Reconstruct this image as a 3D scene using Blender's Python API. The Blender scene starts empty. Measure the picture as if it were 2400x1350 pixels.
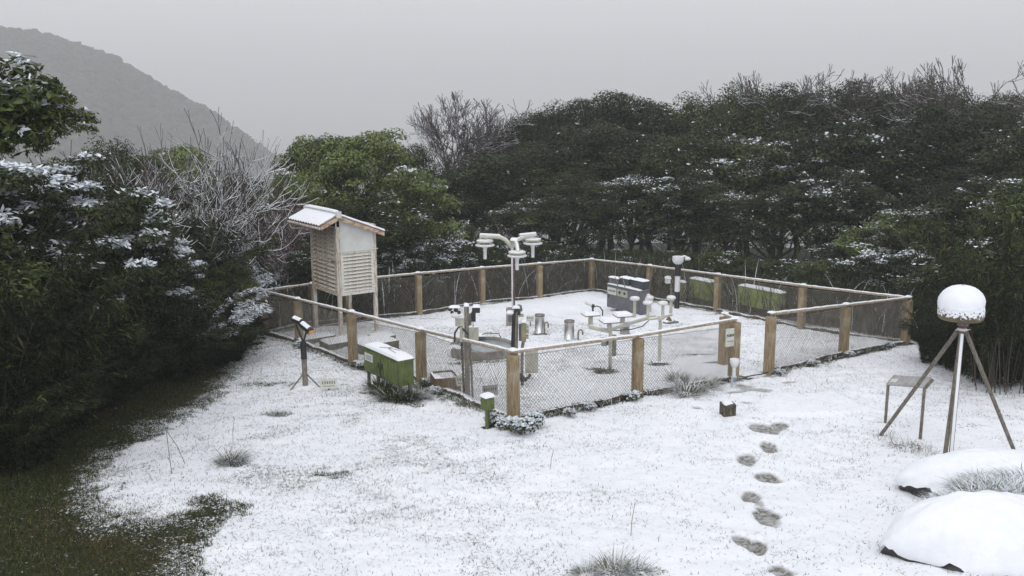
import bpy, math, random
import numpy as np
from mathutils import Vector, Matrix
PI = math.pi
S = bpy.context.scene
C = bpy.data.collections.new("station"); S.collection.children.link(C)

# ------------------------------------------------------------------ camera
FPX, CAMH, PITCH, ROLL = 2200.0, 3.8, 0.1925, -0.0035
cam_d = bpy.data.cameras.new("camera"); cam = bpy.data.objects.new("camera", cam_d); C.objects.link(cam)
cam_d.sensor_width = 36.0; cam_d.lens = 36.0 * FPX / 2400.0
cam_d.clip_start = 0.1; cam_d.clip_end = 15000
RM = Matrix.Rotation(PI/2 - PITCH, 4, 'X') @ Matrix.Rotation(ROLL, 4, 'Z')
cam.matrix_world = Matrix.Translation((0, 0, CAMH)) @ RM
S.camera = cam

# ------------------------------------------------------------------ world, sun, exposure
W = bpy.data.worlds.new("World"); S.world = W; W.use_nodes = True
nt = W.node_tree; nt.nodes.clear()
SUN_EL, SUN_AZ = math.radians(58), math.radians(200)
sky = nt.nodes.new('ShaderNodeTexSky'); sky.sky_type = 'NISHITA'; sky.sun_disc = False
sky.sun_elevation = SUN_EL; sky.sun_rotation = SUN_AZ; sky.dust_density = 6; sky.air_density = 1.6; sky.altitude = 800
bw = nt.nodes.new('ShaderNodeHueSaturation'); bw.inputs['Saturation'].default_value = 0.12
nt.links.new(sky.outputs[0], bw.inputs['Color'])
bg1 = nt.nodes.new('ShaderNodeBackground'); bg1.inputs[1].default_value = 0.05
nt.links.new(bw.outputs[0], bg1.inputs[0])
# overcast deck: brighter towards the zenith, the same all the way round
tc = nt.nodes.new('ShaderNodeTexCoord'); sx = nt.nodes.new('ShaderNodeSeparateXYZ')
nt.links.new(tc.outputs['Generated'], sx.inputs[0])
mr = nt.nodes.new('ShaderNodeMapRange'); mr.inputs['From Min'].default_value = 0.0; mr.inputs['From Max'].default_value = 1.0
mr.inputs['To Min'].default_value = 0.55; mr.inputs['To Max'].default_value = 0.88
nt.links.new(sx.outputs['Z'], mr.inputs['Value'])
bg2 = nt.nodes.new('ShaderNodeBackground'); bg2.inputs[0].default_value = (0.915, 0.94, 1.0, 1)
nt.links.new(mr.outputs[0], bg2.inputs[1])
ad = nt.nodes.new('ShaderNodeAddShader'); wo = nt.nodes.new('ShaderNodeOutputWorld')
nt.links.new(bg1.outputs[0], ad.inputs[0]); nt.links.new(bg2.outputs[0], ad.inputs[1]); nt.links.new(ad.outputs[0], wo.inputs[0])
sl = bpy.data.lights.new("sun", 'SUN'); sl.energy = 0.6; sl.angle = math.radians(35); sl.color = (1, 0.98, 0.95)
so = bpy.data.objects.new("sun", sl); C.objects.link(so)
so.rotation_euler = (PI/2 - SUN_EL, 0, -SUN_AZ + PI)
so.location = (0, 0, 300)
S.view_settings.view_transform = 'Standard'; S.view_settings.look = 'None'
S.view_settings.exposure = 0.0; S.view_settings.gamma = 1; S.view_settings.use_curve_mapping = False
S.cycles.use_denoising = True
S.cycles.volume_bounces = 2; S.cycles.max_bounces = 6; S.cycles.diffuse_bounces = 3; S.cycles.transparent_max_bounces = 8
S.cycles.volume_step_rate = 4; S.cycles.volume_max_steps = 64

# ------------------------------------------------------------------ pixel -> place helpers (camera calibration of the site survey)
R3 = RM.to_3x3()
GA, GB = 0.0075, -0.078
CAMP = Vector((0, 0, CAMH))
def ray(u, v): return R3 @ Vector(((u-1200)/FPX, -(v-675)/FPX, -1))
def G(u, v, h=0.0):
    d = ray(u, v); t = (CAMH - h) / (GA*d.x + GB*d.y - d.z)
    return CAMP + d*t
def proj(p):
    q = R3.transposed() @ (Vector(p) - CAMP)
    return (1200 + FPX*q.x/-q.z, 675 - FPX*q.y/-q.z)
def depth(p): return -(R3.transposed() @ (Vector(p) - CAMP)).z
def sc(p): return depth(p)/FPX
def hz(p, v):
    """height above p of the point straight over it that is seen at row v"""
    lo, hi = -5.0, 30.0
    for _ in range(40):
        m = (lo+hi)/2
        if proj((p[0], p[1], p[2]+m))[1] > v: lo = m
        else: hi = m
    return lo
def tu(p, d, u):
    """distance along direction d from p to the point seen in column u"""
    p = Vector(p); d = Vector(d)
    f = lambda t: proj(p + d*t)[0] - u
    a, b = -0.5, 0.5
    for _ in range(30):
        fa, fb = f(a), f(b)
        if abs(fb-fa) < 1e-9: break
        a, b = b, b - fb*(b-a)/(fb-fa)
    return b

def vnoise(x, y, seed=0):
    xi = np.floor(x).astype(np.int64); yi = np.floor(y).astype(np.int64)
    xf = x-xi; yf = y-yi
    def h(a, b):
        n = (a*374761393 + b*668265263 + seed*1442695) & 0x7fffffff
        n = ((n ^ (n >> 13)) * 1274126177) & 0x7fffffff
        return ((n ^ (n >> 16)) & 0xffff) / 65535.0
    u = xf*xf*(3-2*xf); w = yf*yf*(3-2*yf)
    return (h(xi, yi)*(1-u)+h(xi+1, yi)*u)*(1-w) + (h(xi, yi+1)*(1-u)+h(xi+1, yi+1)*u)*w
def fbm(x, y, o=4, seed=0):
    s = 0; a = 1; t = 0
    for i in range(o):
        s = s + a*vnoise(x*2**i, y*2**i, seed+i*17); t += a; a *= 0.5
    return s/t
def gz(x, y):
    x = np.asarray(x, float); y = np.asarray(y, float)
    z = GA*x + GB*y
    r = np.hypot(x-2, y-22)
    z = z - np.clip(r-34, 0, None)*0.30
    return np.maximum(z, -125.0)
def gzf(x, y): return float(gz(x, y))
def onG(x, y): return Vector((x, y, gzf(x, y)))

# ------------------------------------------------------------------ materials
def mat(name, col, rough=0.7, metal=0.0, noise=None, col2=None, stretch=(1,1,1), lo=0.35, hi=0.65, bump=0.0, bscale=None,
        snow=None, col3=None, n3=3.0, spec=0.5, detail=6, l3=0.5, h3=0.7):
    m = bpy.data.materials.new(name); m.use_nodes = True
    n = m.node_tree; bs = n.nodes['Principled BSDF']; L = n.links.new
    bs.inputs['Roughness'].default_value = rough; bs.inputs['Metallic'].default_value = metal
    bs.inputs['Specular IOR Level'].default_value = spec
    bs.inputs['Base Color'].default_value = (*col, 1)
    t = n.nodes.new('ShaderNodeTexCoord'); mp = n.nodes.new('ShaderNodeMapping'); mp.inputs['Scale'].default_value = stretch
    L(t.outputs['Object'], mp.inputs[0])
    out = None
    if noise:
        no = n.nodes.new('ShaderNodeTexNoise'); no.inputs['Scale'].default_value = noise; no.inputs['Detail'].default_value = detail
        no.inputs['Roughness'].default_value = 0.65
        L(mp.outputs[0], no.inputs['Vector'])
        r = n.nodes.new('ShaderNodeValToRGB'); r.color_ramp.elements[0].position = lo; r.color_ramp.elements[1].position = hi
        r.color_ramp.elements[0].color = (*col, 1); r.color_ramp.elements[1].color = (*(col2 or col), 1)
        L(no.outputs['Fac'], r.inputs[0]); out = r.outputs[0]
        if col3:
            n2 = n.nodes.new('ShaderNodeTexNoise'); n2.inputs['Scale'].default_value = n3; n2.inputs['Detail'].default_value = 5
            L(t.outputs['Object'], n2.inputs['Vector'])
            m2 = n.nodes.new('ShaderNodeMapRange'); m2.inputs['From Min'].default_value = l3; m2.inputs['From Max'].default_value = h3
            L(n2.outputs['Fac'], m2.inputs['Value'])
            mx = n.nodes.new('ShaderNodeMix'); mx.data_type = 'RGBA'
            L(m2.outputs[0], mx.inputs['Factor']); L(out, mx.inputs['A']); mx.inputs['B'].default_value = (*col3, 1)
            out = mx.outputs['Result']
    if snow:   # snow lying on what faces up: (normal z at which it starts, raggedness)
        ge = n.nodes.new('ShaderNodeNewGeometry'); sp = n.nodes.new('ShaderNodeSeparateXYZ'); L(ge.outputs['Normal'], sp.inputs[0])
        n4 = n.nodes.new('ShaderNodeTexNoise'); n4.inputs['Scale'].default_value = snow[2]; n4.inputs['Detail'].default_value = 4
        L(t.outputs['Object'], n4.inputs['Vector'])
        ma = n.nodes.new('ShaderNodeMath'); ma.operation = 'MULTIPLY_ADD'
        L(n4.outputs['Fac'], ma.inputs[0]); ma.inputs[1].default_value = snow[1]; L(sp.outputs['Z'], ma.inputs[2])
        m3 = n.nodes.new('ShaderNodeMapRange'); m3.inputs['From Min'].default_value = snow[0]+snow[1]*0.5; m3.inputs['From Max'].default_value = snow[0]+snow[1]*0.5+0.12
        L(ma.outputs[0], m3.inputs['Value'])
        mx = n.nodes.new('ShaderNodeMix'); mx.data_type = 'RGBA'; L(m3.outputs[0], mx.inputs['Factor'])
        if out: L(out, mx.inputs['A'])
        else: mx.inputs['A'].default_value = (*col, 1)
        mx.inputs['B'].default_value = (0.80, 0.82, 0.86, 1); out = mx.outputs['Result']
    if out: L(out, bs.inputs['Base Color'])
    if bump:
        nb = n.nodes.new('ShaderNodeTexNoise'); nb.inputs['Scale'].default_value = bscale or noise or 30; nb.inputs['Detail'].default_value = 5
        L(mp.outputs[0], nb.inputs['Vector'])
        b = n.nodes.new('ShaderNodeBump'); b.inputs['Strength'].default_value = bump; b.inputs['Distance'].default_value = 0.01
        L(nb.outputs['Fac'], b.inputs['Height']); L(b.outputs[0], bs.inputs['Normal'])
    return m

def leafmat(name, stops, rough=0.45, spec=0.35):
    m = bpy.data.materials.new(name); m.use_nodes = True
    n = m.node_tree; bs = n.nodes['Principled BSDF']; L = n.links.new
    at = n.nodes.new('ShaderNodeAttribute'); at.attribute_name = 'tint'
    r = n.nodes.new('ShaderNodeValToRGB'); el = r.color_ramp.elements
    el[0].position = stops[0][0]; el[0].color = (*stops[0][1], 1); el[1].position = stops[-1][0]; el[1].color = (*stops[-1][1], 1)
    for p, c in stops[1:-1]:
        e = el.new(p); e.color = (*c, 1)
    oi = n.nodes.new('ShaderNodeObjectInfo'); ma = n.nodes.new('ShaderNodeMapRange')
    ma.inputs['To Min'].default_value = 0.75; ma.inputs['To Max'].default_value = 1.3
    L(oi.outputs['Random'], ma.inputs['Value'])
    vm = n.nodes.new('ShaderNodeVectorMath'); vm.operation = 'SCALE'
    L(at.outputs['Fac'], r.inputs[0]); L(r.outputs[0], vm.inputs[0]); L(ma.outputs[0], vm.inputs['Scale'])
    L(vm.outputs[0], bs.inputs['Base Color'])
    bs.inputs['Roughness'].default_value = rough; bs.inputs['Specular IOR Level'].default_value = spec
    return m

M = {}
M['snow'] = mat('snow', (0.80, 0.82, 0.86), 0.6, noise=9, col2=(0.86, 0.87, 0.90), bump=0.35, bscale=25, spec=0.25)
M['frost'] = mat('frosty_white_paint', (0.62, 0.63, 0.62), 0.55, noise=14, col2=(0.80, 0.81, 0.83), bump=0.2)
M['post'] = mat('wood_grain_concrete', (0.135, 0.085, 0.042), 0.85, noise=5, col2=(0.43, 0.345, 0.215), stretch=(9, 9, 0.9), lo=0.3, hi=0.68, bump=0.6, bscale=6,
                col3=(0.42, 0.385, 0.29), n3=3.0, l3=0.50, h3=0.72)
M['rail'] = mat('weathered_rail', (0.27, 0.19, 0.12), 0.8, noise=7, col2=(0.50, 0.44, 0.34), stretch=(2, 2, 2), bump=0.4, snow=(0.62, 0.5, 8))
M['wire'] = mat('rusty_galvanised_wire', (0.145, 0.125, 0.10), 0.6, noise=5, col2=(0.33, 0.305, 0.265))
M['kerb'] = mat('mossy_kerb', (0.05, 0.045, 0.03), 0.95, noise=11, col2=(0.17, 0.15, 0.115), bump=0.9, bscale=30, snow=(0.75, 1.1, 14), col3=(0.035, 0.05, 0.018), n3=5)
M['kerbrust'] = mat('rusty_mossy_kerb', (0.045, 0.028, 0.02), 0.95, noise=14, col2=(0.13, 0.085, 0.06), bump=0.9, bscale=30, snow=(0.86, 1.3, 16), col3=(0.03, 0.045, 0.015), n3=4)
M['white_wood'] = mat('peeling_white_wood', (0.34, 0.20, 0.11), 0.75, noise=4, col2=(0.74, 0.72, 0.65), stretch=(3, 3, 8), lo=0.32, hi=0.48, bump=0.3, bscale=20)
M['door_wood'] = mat('rust_stained_door_wood', (0.33, 0.22, 0.13), 0.75, noise=4, col2=(0.68, 0.64, 0.56), stretch=(3, 3, 7), lo=0.40, hi=0.55, bump=0.3, bscale=20)
M['white_clean'] = mat('white_painted_panel', (0.60, 0.60, 0.56), 0.6, noise=3, col2=(0.72, 0.73, 0.71), bump=0.1, bscale=18)
M['white_leg'] = mat('stained_white_leg', (0.36, 0.25, 0.16), 0.75, noise=5, col2=(0.66, 0.63, 0.57), stretch=(4, 4, .8), lo=0.38, hi=0.55, bump=0.3)
M['fascia'] = mat('rusty_fascia_board', (0.30, 0.15, 0.09), 0.8, noise=6, col2=(0.62, 0.52, 0.38), stretch=(1.5, 1.5, 4), lo=0.4, hi=0.6, bump=0.3)
M['tile'] = mat('roof_tile', (0.10, 0.06, 0.055), 0.7, noise=12, col2=(0.22, 0.15, 0.14), snow=(0.35, 0.5, 10))
M['dark'] = mat('painted_gap_shade', (0.03, 0.027, 0.022), 0.9)  # near-black colour standing in for the shade between louvre slats
M['black'] = mat('black_plastic', (0.018, 0.018, 0.02), 0.45, noise=20, col2=(0.03, 0.03, 0.032))
M['orange'] = mat('orange_lens', (0.75, 0.30, 0.02), 0.35, noise=30, col2=(0.85, 0.42, 0.04))
M['steel'] = mat('brushed_steel', (0.50, 0.49, 0.48), 0.28, 0.9, noise=8, col2=(0.68, 0.68, 0.68), stretch=(14, 14, 0.6), bump=0.05)
M['galv'] = mat('dull_galvanised_pipe', (0.14, 0.115, 0.09), 0.6, 0.3, noise=8, col2=(0.32, 0.29, 0.25), stretch=(6, 6, 1.2), bump=0.2)
M['tripod'] = mat('weathered_tripod_tube', (0.10, 0.085, 0.065), 0.6, 0.25, noise=9, col2=(0.24, 0.21, 0.17), stretch=(3, 3, 1.5), bump=0.25)
M['green'] = mat('algae_green_paint', (0.05, 0.078, 0.018), 0.7, noise=5, col2=(0.16, 0.20, 0.06), stretch=(3, 3, 1), lo=0.3, hi=0.7, bump=0.25, bscale=22, col3=(0.035, 0.055, 0.018), n3=4, l3=0.55, h3=0.8)
M['lime'] = mat('yellow_green_paint', (0.16, 0.22, 0.03), 0.7, noise=5, col2=(0.27, 0.34, 0.08), bump=0.2)
M['beige'] = mat('beige_box_paint', (0.33, 0.32, 0.25), 0.6, noise=6, col2=(0.47, 0.46, 0.39), bump=0.15, stretch=(2, 2, 1))
M['olive'] = mat('olive_enclosure', (0.22, 0.20, 0.10), 0.65, noise=8, col2=(0.36, 0.33, 0.20), bump=0.2)
M['cream'] = mat('cream_pipe_paint', (0.46, 0.46, 0.36), 0.55, noise=6, col2=(0.62, 0.61, 0.53), bump=0.15, snow=(0.72, 0.3, 8), col3=(0.3, 0.28, 0.18), n3=3, l3=.6, h3=.8)
M['grey'] = mat('grey_cabinet_paint', (0.10, 0.105, 0.115), 0.55, noise=5, col2=(0.15, 0.155, 0.165), bump=0.1)
M['darkgrey'] = mat('dark_grey_box', (0.035, 0.042, 0.052), 0.5, noise=6, col2=(0.06, 0.07, 0.08))
M['concrete'] = mat('stained_concrete', (0.17, 0.15, 0.125), 0.9, noise=7, col2=(0.36, 0.34, 0.31), bump=0.5, bscale=35, stretch=(1, 1, 0.5))
M['mossc'] = mat('mossy_concrete', (0.045, 0.05, 0.02), 0.95, noise=6, col2=(0.16, 0.135, 0.10), bump=0.8, bscale=30, snow=(0.70, 0.5, 12))
M['panwater'] = mat('icy_water', (0.20, 0.235, 0.25), 0.25, noise=4, col2=(0.30, 0.335, 0.35))
M['rock'] = mat('dark_rock', (0.018, 0.017, 0.018), 0.85, noise=6, col2=(0.085, 0.08, 0.075), bump=1.0, bscale=18, snow=(0.45, 1.2, 14))
M['sign'] = mat('sign_board', (0.50, 0.50, 0.43), 0.6, noise=10, col2=(0.66, 0.66, 0.60))
M['signgrey'] = mat('grey_sign_board', (0.26, 0.25, 0.25), 0.6, noise=10, col2=(0.42, 0.41, 0.40))
M['ink'] = mat('dark_lettering', (0.03, 0.035, 0.06), 0.6)
M['wood'] = mat('rotten_timber', (0.10, 0.065, 0.035), 0.9, noise=5, col2=(0.26, 0.19, 0.12), stretch=(6, 6, 1.5), bump=0.6, snow=(0.8, 0.6, 10))
M['stump'] = mat('stump_wood', (0.03, 0.026, 0.018), 0.95, noise=14, col2=(0.20, 0.17, 0.13), stretch=(2, 2, .8), bump=0.8, lo=0.4, hi=0.75)
M['paleblue'] = mat('pale_blue_pipe', (0.42, 0.48, 0.52), 0.5, noise=8, col2=(0.62, 0.66, 0.68))
M['bluepanel'] = mat('blue_grey_label', (0.16, 0.21, 0.26), 0.5, noise=12, col2=(0.24, 0.29, 0.33))
M['bark'] = mat('bark', (0.035, 0.028, 0.022), 0.9, noise=6, col2=(0.10, 0.085, 0.07), stretch=(4, 4, 1), bump=0.5)
M['barkpale'] = mat('pale_twig_bark', (0.10, 0.085, 0.075), 0.9, noise=3, col2=(0.19, 0.17, 0.155), snow=(0.38, 0.5, 2.0))
M['barksnow'] = mat('snow_lined_bark', (0.060, 0.048, 0.04), 0.9, noise=3, col2=(0.13, 0.11, 0.095), snow=(0.22, 0.8, 1.2))
M['barktwig'] = mat('grey_twig_bark', (0.05, 0.04, 0.036), 0.9, noise=3, col2=(0.12, 0.10, 0.09), snow=(0.75, 0.5, 2.0))
M['twigred'] = mat('reddish_twigs', (0.09, 0.045, 0.04), 0.9, noise=3, col2=(0.16, 0.09, 0.08), snow=(0.35, 0.9, 2.2))
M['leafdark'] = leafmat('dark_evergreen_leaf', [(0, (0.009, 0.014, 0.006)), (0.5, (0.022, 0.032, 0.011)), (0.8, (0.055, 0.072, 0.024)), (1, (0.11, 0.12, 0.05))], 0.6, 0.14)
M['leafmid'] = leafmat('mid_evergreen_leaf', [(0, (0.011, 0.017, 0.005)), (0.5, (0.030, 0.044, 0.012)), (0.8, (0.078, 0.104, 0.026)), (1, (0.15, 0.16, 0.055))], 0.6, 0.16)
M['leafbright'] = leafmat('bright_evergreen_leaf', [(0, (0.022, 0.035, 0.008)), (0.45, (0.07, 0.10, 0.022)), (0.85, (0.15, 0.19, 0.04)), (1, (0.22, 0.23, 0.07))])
M['bamboo'] = leafmat('bamboo_grass_leaf', [(0, (0.005, 0.008, 0.003)), (0.5, (0.017, 0.024, 0.007)), (0.78, (0.08, 0.095, 0.026)), (1, (0.17, 0.14, 0.06))], 0.6, 0.12)
M['reed'] = leafmat('reed_blade', [(0, (0.009, 0.012, 0.006)), (0.5, (0.026, 0.031, 0.013)), (0.85, (0.075, 0.08, 0.034)), (1, (0.16, 0.12, 0.06))], 0.7, 0.2)
M['turf'] = leafmat('turf_blade', [(0, (0.010, 0.014, 0.004)), (0.45, (0.026, 0.036, 0.007)), (0.78, (0.062, 0.080, 0.018)), (1, (0.17, 0.12, 0.05))], 0.8, 0.15)
M['straw'] = leafmat('frosted_grass_blade', [(0, (0.06, 0.065, 0.035)), (0.4, (0.15, 0.155, 0.10)), (0.7, (0.28, 0.27, 0.20)), (1, (0.42, 0.40, 0.33))], 0.8, 0.15)
M['leafsnow'] = mat('snow_on_leaf', (0.62, 0.66, 0.70), 0.7, noise=6, col2=(0.80, 0.83, 0.87), spec=0.2)
M['purple'] = mat('purple_red_leaf', (0.07, 0.02, 0.02), 0.5)

# ------------------------------------------------------------------ mesh helpers
def np_mesh(name, V, F, mats, midx=None, smooth=False, tint=None):
    me = bpy.data.meshes.new(name)
    V = np.ascontiguousarray(V, np.float32); F = np.ascontiguousarray(F, np.int32); k = F.shape[1]
    me.vertices.add(len(V)); me.vertices.foreach_set('co', V.ravel())
    me.loops.add(F.size); me.loops.foreach_set('vertex_index', F.ravel())
    me.polygons.add(len(F)); me.polygons.foreach_set('loop_start', np.arange(0, F.size, k, dtype=np.int32))
    for m in mats: me.materials.append(m)
    if midx is not None: me.polygons.foreach_set('material_index', np.ascontiguousarray(midx, np.int32))
    if smooth: me.polygons.foreach_set('use_smooth', np.ones(len(F), bool))
    if tint is not None:
        a = me.attributes.new('tint', 'FLOAT', 'FACE'); a.data.foreach_set('value', np.ascontiguousarray(tint, np.float32))
    me.update(calc_edges=True); me.validate()
    return me

def link(name, me, parent=None, loc=(0, 0, 0), rotz=0.0, scale=(1, 1, 1)):
    o = bpy.data.objects.new(name, me); C.objects.link(o)
    o.location = loc; o.rotation_euler = (0, 0, rotz); o.scale = scale
    if parent: o.parent = parent
    return o
def tag(o, label=None, cat=None, group=None, kind=None):
    if label: o['label'] = label
    if cat: o['category'] = cat
    if group: o['group'] = group
    if kind: o['kind'] = kind
    return o
def thing(name, label, cat, loc=(0, 0, 0), rotz=0.0, group=None):
    o = bpy.data.objects.new(name, None); C.objects.link(o); o.empty_display_size = 0.2
    o.location = loc; o.rotation_euler = (0, 0, rotz)
    return tag(o, label, cat, group)

class MB:
    def __init__(s): s.v = []; s.f = []; s.sm = []; s.mi = []; s.m = 0
    def add(s, vs, fs, smooth=False):
        b = len(s.v); s.v += [tuple(p) for p in vs]
        for f in fs: s.f.append(tuple(i+b for i in f)); s.sm.append(smooth); s.mi.append(s.m)
        return s
    def box(s, c, d, rot=None, taper=1.0):
        x, y, z = d[0]/2, d[1]/2, d[2]/2; t = taper
        vs = [Vector(p) for p in ((-x,-y,-z),(x,-y,-z),(x,y,-z),(-x,y,-z),(-x*t,-y*t,z),(x*t,-y*t,z),(x*t,y*t,z),(-x*t,y*t,z))]
        if rot is not None: vs = [rot @ p for p in vs]
        vs = [p+Vector(c) for p in vs]
        return s.add(vs, [(3,2,1,0),(4,5,6,7),(0,1,5,4),(1,2,6,5),(2,3,7,6),(3,0,4,7)])
    def bbox(s, a, b): return s.box([(a[i]+b[i])/2 for i in range(3)], [abs(b[i]-a[i]) for i in range(3)])
    def cbox(s, c, d, ch, rot=None):
        """box with chamfered vertical edges"""
        x, y, z = d[0]/2, d[1]/2, d[2]/2; q = [(-x+ch,-y),(x-ch,-y),(x,-y+ch),(x,y-ch),(x-ch,y),(-x+ch,y),(-x,y-ch),(-x,-y+ch)]
        vs = [Vector((a, b, -z)) for a, b in q]+[Vector((a, b, z)) for a, b in q]
        if rot is not None: vs = [rot @ p for p in vs]
        vs = [p+Vector(c) for p in vs]
        return s.add(vs, [tuple(range(7, -1, -1)), tuple(range(8, 16))]+[(i, (i+1) % 8, 8+(i+1) % 8, 8+i) for i in range(8)])
    def cyl(s, a, b, r0, r1=None, n=14, caps=True):
        r1 = r0 if r1 is None else r1; a = Vector(a); b = Vector(b); d = (b-a).normalized()
        e = d.orthogonal().normalized(); f = d.cross(e)
        vs = []
        for p, r in ((a, r0), (b, r1)):
            for i in range(n):
                t = 2*PI*i/n; vs.append(p+e*math.cos(t)*r+f*math.sin(t)*r)
        s.add(vs, [(i, (i+1) % n, n+(i+1) % n, n+i) for i in range(n)], True)
        if caps: s.add(vs[:n], [tuple(range(n-1, -1, -1))]); s.add(vs[n:], [tuple(range(n))])
        return s
    def tube(s, pts, r, n=10, closed=False):
        pts = [Vector(p) for p in pts]; rr = r if isinstance(r, (list, tuple)) else [r]*len(pts)
        vs = []; prev = None
        for k, p in enumerate(pts):
            d = (pts[min(k+1, len(pts)-1)]-pts[max(k-1, 0)]).normalized()
            if prev is None: e = d.orthogonal().normalized()
            else: e = (prev-d*prev.dot(d)).normalized()
            prev = e; f = d.cross(e)
            for i in range(n):
                t = 2*PI*i/n; vs.append(p+e*math.cos(t)*rr[k]+f*math.sin(t)*rr[k])
        fs = [(k*n+i, k*n+(i+1) % n, (k+1)*n+(i+1) % n, (k+1)*n+i) for k in range(len(pts)-1) for i in range(n)]
        s.add(vs, fs, True)
        s.add(vs[:n], [tuple(range(n-1, -1, -1))]); s.add(vs[-n:], [tuple(range(n))])
        return s
    def lathe(s, prof, c=(0, 0, 0), n=24, sm=True):
        vs = []
        for r, z in prof:
            for i in range(n):
                t = 2*PI*i/n; vs.append((c[0]+r*math.cos(t), c[1]+r*math.sin(t), c[2]+z))
        fs = [(k*n+i, k*n+(i+1) % n, (k+1)*n+(i+1) % n, (k+1)*n+i) for k in range(len(prof)-1) for i in range(n)]
        s.add(vs, fs, sm)
        if prof[0][0] > 1e-4: s.add(vs[:n], [tuple(range(n-1, -1, -1))])
        if prof[-1][0] > 1e-4: s.add(vs[-n:], [tuple(range(n))])
        return s
    def cap(s, c, d, t, rot=None, n=9, seed=0, over=0.008):
        """a rounded pad of lying snow, d = (w, d), thickness t, underside at c"""
        rnd = random.Random(seed); vs = []; w = d[0]/2+over; h = d[1]/2+over
        for j in range(n+1):
            for i in range(n+1):
                x = -1+2*i/n; y = -1+2*j/n
                x = math.copysign(abs(x)**0.7, x); y = math.copysign(abs(y)**0.7, y)
                e = (max(0, 1-abs(x)**5)*max(0, 1-abs(y)**5))**0.4
                z = t*e*(0.82+0.28*rnd.random()) if e > 0 else 0
                vs.append(Vector((x*w, y*h, z if e > 0 else -0.004)))
        k = n+1
        fs = [(j*k+i, j*k+i+1, (j+1)*k+i+1, (j+1)*k+i) for j in range(n) for i in range(n)]
        if rot is not None: vs = [rot @ p for p in vs]
        return s.add([p+Vector(c) for p in vs], fs, True)
    def mesh(s, name, mats):
        if not isinstance(mats, (list, tuple)): mats = [mats]
        me = bpy.data.meshes.new(name); me.from_pydata(s.v, [], s.f)
        for m in mats: me.materials.append(M[m] if isinstance(m, str) else m)
        me.polygons.foreach_set('use_smooth', s.sm); me.polygons.foreach_set('material_index', s.mi)
        me.update(); return me
    def build(s, name, mats, parent=None, loc=(0, 0, 0), rotz=0.0): return link(name, s.mesh(name, mats), parent, loc, rotz)

# ------------------------------------------------------------------ the site: fence frame of reference
A = G(1203, 985); B = G(620, 782); Cc = G(1386, 681); D = G(2121, 806)
EX = (D-A); EX.z = 0; EX.normalize()
EY = (B-A); EY.z = 0; EY.normalize()
RZ = math.atan2(EX.y, EX.x)
def loc_(p, o, r):
    q = Vector(p)-Vector(o); c, s = math.cos(-r), math.sin(-r)
    return Vector((q.x*c-q.y*s, q.x*s+q.y*c, q.z))

# ------------------------------------------------------------------ ground
def polydist(px, py, poly):
    """signed distance to polygon, positive inside"""
    inside = np.zeros(px.shape, bool); dm = np.full(px.shape, 1e9)
    n = len(poly)
    for i in range(n):
        x1, y1 = poly[i]; x2, y2 = poly[(i+1) % n]
        c = ((y1 > py) != (y2 > py)) & (px < (x2-x1)*(py-y1)/(y2-y1+1e-12)+x1)
        inside ^= c
        dx, dy = x2-x1, y2-y1
        t = np.clip(((px-x1)*dx+(py-y1)*dy)/(dx*dx+dy*dy+1e-12), 0, 1)
        dm = np.minimum(dm, np.hypot(px-x1-t*dx, py-y1-t*dy))
    return np.where(inside, dm, -dm)
gp = lambda *uv: [(G(u, v).x, G(u, v).y) for u, v in uv]
BARE = gp((604,803),(560,868),(490,930),(400,985),(300,1052),(235,1115),(178,1185),(250,1222),(370,1222),(430,1200),(490,1172),(545,1178),(500,1222),(460,1262),(455,1350),(430,1480)) \
       + [(-3.2, 4.0), (-30, 4.0), (-30, 40), (-12, 40), (B.x-0.8, B.y+1.5)]
OUT = [(B.x-0.35, B.y+0.1), (Cc.x, Cc.y+0.35), (D.x+0.45, D.y+0.1)] + gp((2200,835),(2290,862),(2400,900),(2600,960)) + [(6000, -100), (6000, 6000), (-6000, 6000), (-6000, B.y)]
FOOT = [(1750,1068,20,17),(1802,1042,17,14),(1800,1112,24,13),(1762,1156,20,17),(1797,1208,26,22),(1752,1275,20,22),(1778,1283,15,18),(1832,1342,24,14),
        (1790,1003,22,20),(1828,997,18,14),(1750,942,16,7),(1632,957,11,5),(1770,912,36,8),(1745,903,22,9),(1730,915,30,6),(1800,880,14,6),(1850,892,18,4),(1775,1178,12,14)]
SLAB = gp((1790,922),(1960,918),(2062,962),(1975,974),(1800,972),(1765,950))
MELT = [(1127, 850, 78, 7, .8), (1432, 870, 26, 8, 1), (1545, 858, 40, 7, 1), (1268, 786, 26, 6, 1), (1630, 832, 45, 5, .8), (1672, 852, 30, 6, .8), (1450, 832, 38, 4, .8), (1392, 865, 25, 6, .9),
        (716, 905, 40, 8, .7), (905, 925, 60, 10, .9), (1745, 885, 30, 7, 1), (1612, 915, 60, 12, .9), (1215, 1005, 40, 8, 1), (1150, 1000, 24, 6, 1), (2130, 1040, 60, 12, .55), (870, 800, 60, 8, .8),
        (545, 1085, 45, 10, .8), (1440, 1345, 110, 16, .7), (960, 950, 35, 7, .6), (650, 975, 35, 8, .5), (1000, 745, 60, 3, .6), (1690, 735, 60, 4, .6), (1790, 760, 60, 5, .5), (1340, 801, 20, 4, .5),
        (780, 1110, 60, 12, .35), (620, 900, 70, 12, .4), (2270, 1000, 60, 8, .4), (1960, 1010, 50, 6, .35), (1050, 1090, 50, 9, .3), (2110, 1260, 30, 8, .5), (1240, 1090, 60, 8, .25)]
_p = lambda u, v: (G(u, v).x, G(u, v).y)
FENCE_FOOT = [(_p(1203, 985), _p(1718, 890), 1.0), (_p(1801, 874), _p(2121, 806), 1.0), (_p(1203, 985), _p(620, 782), .6), (_p(620, 782), _p(1386, 681), .8), (_p(1386, 681), _p(2121, 806), .8)]
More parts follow.
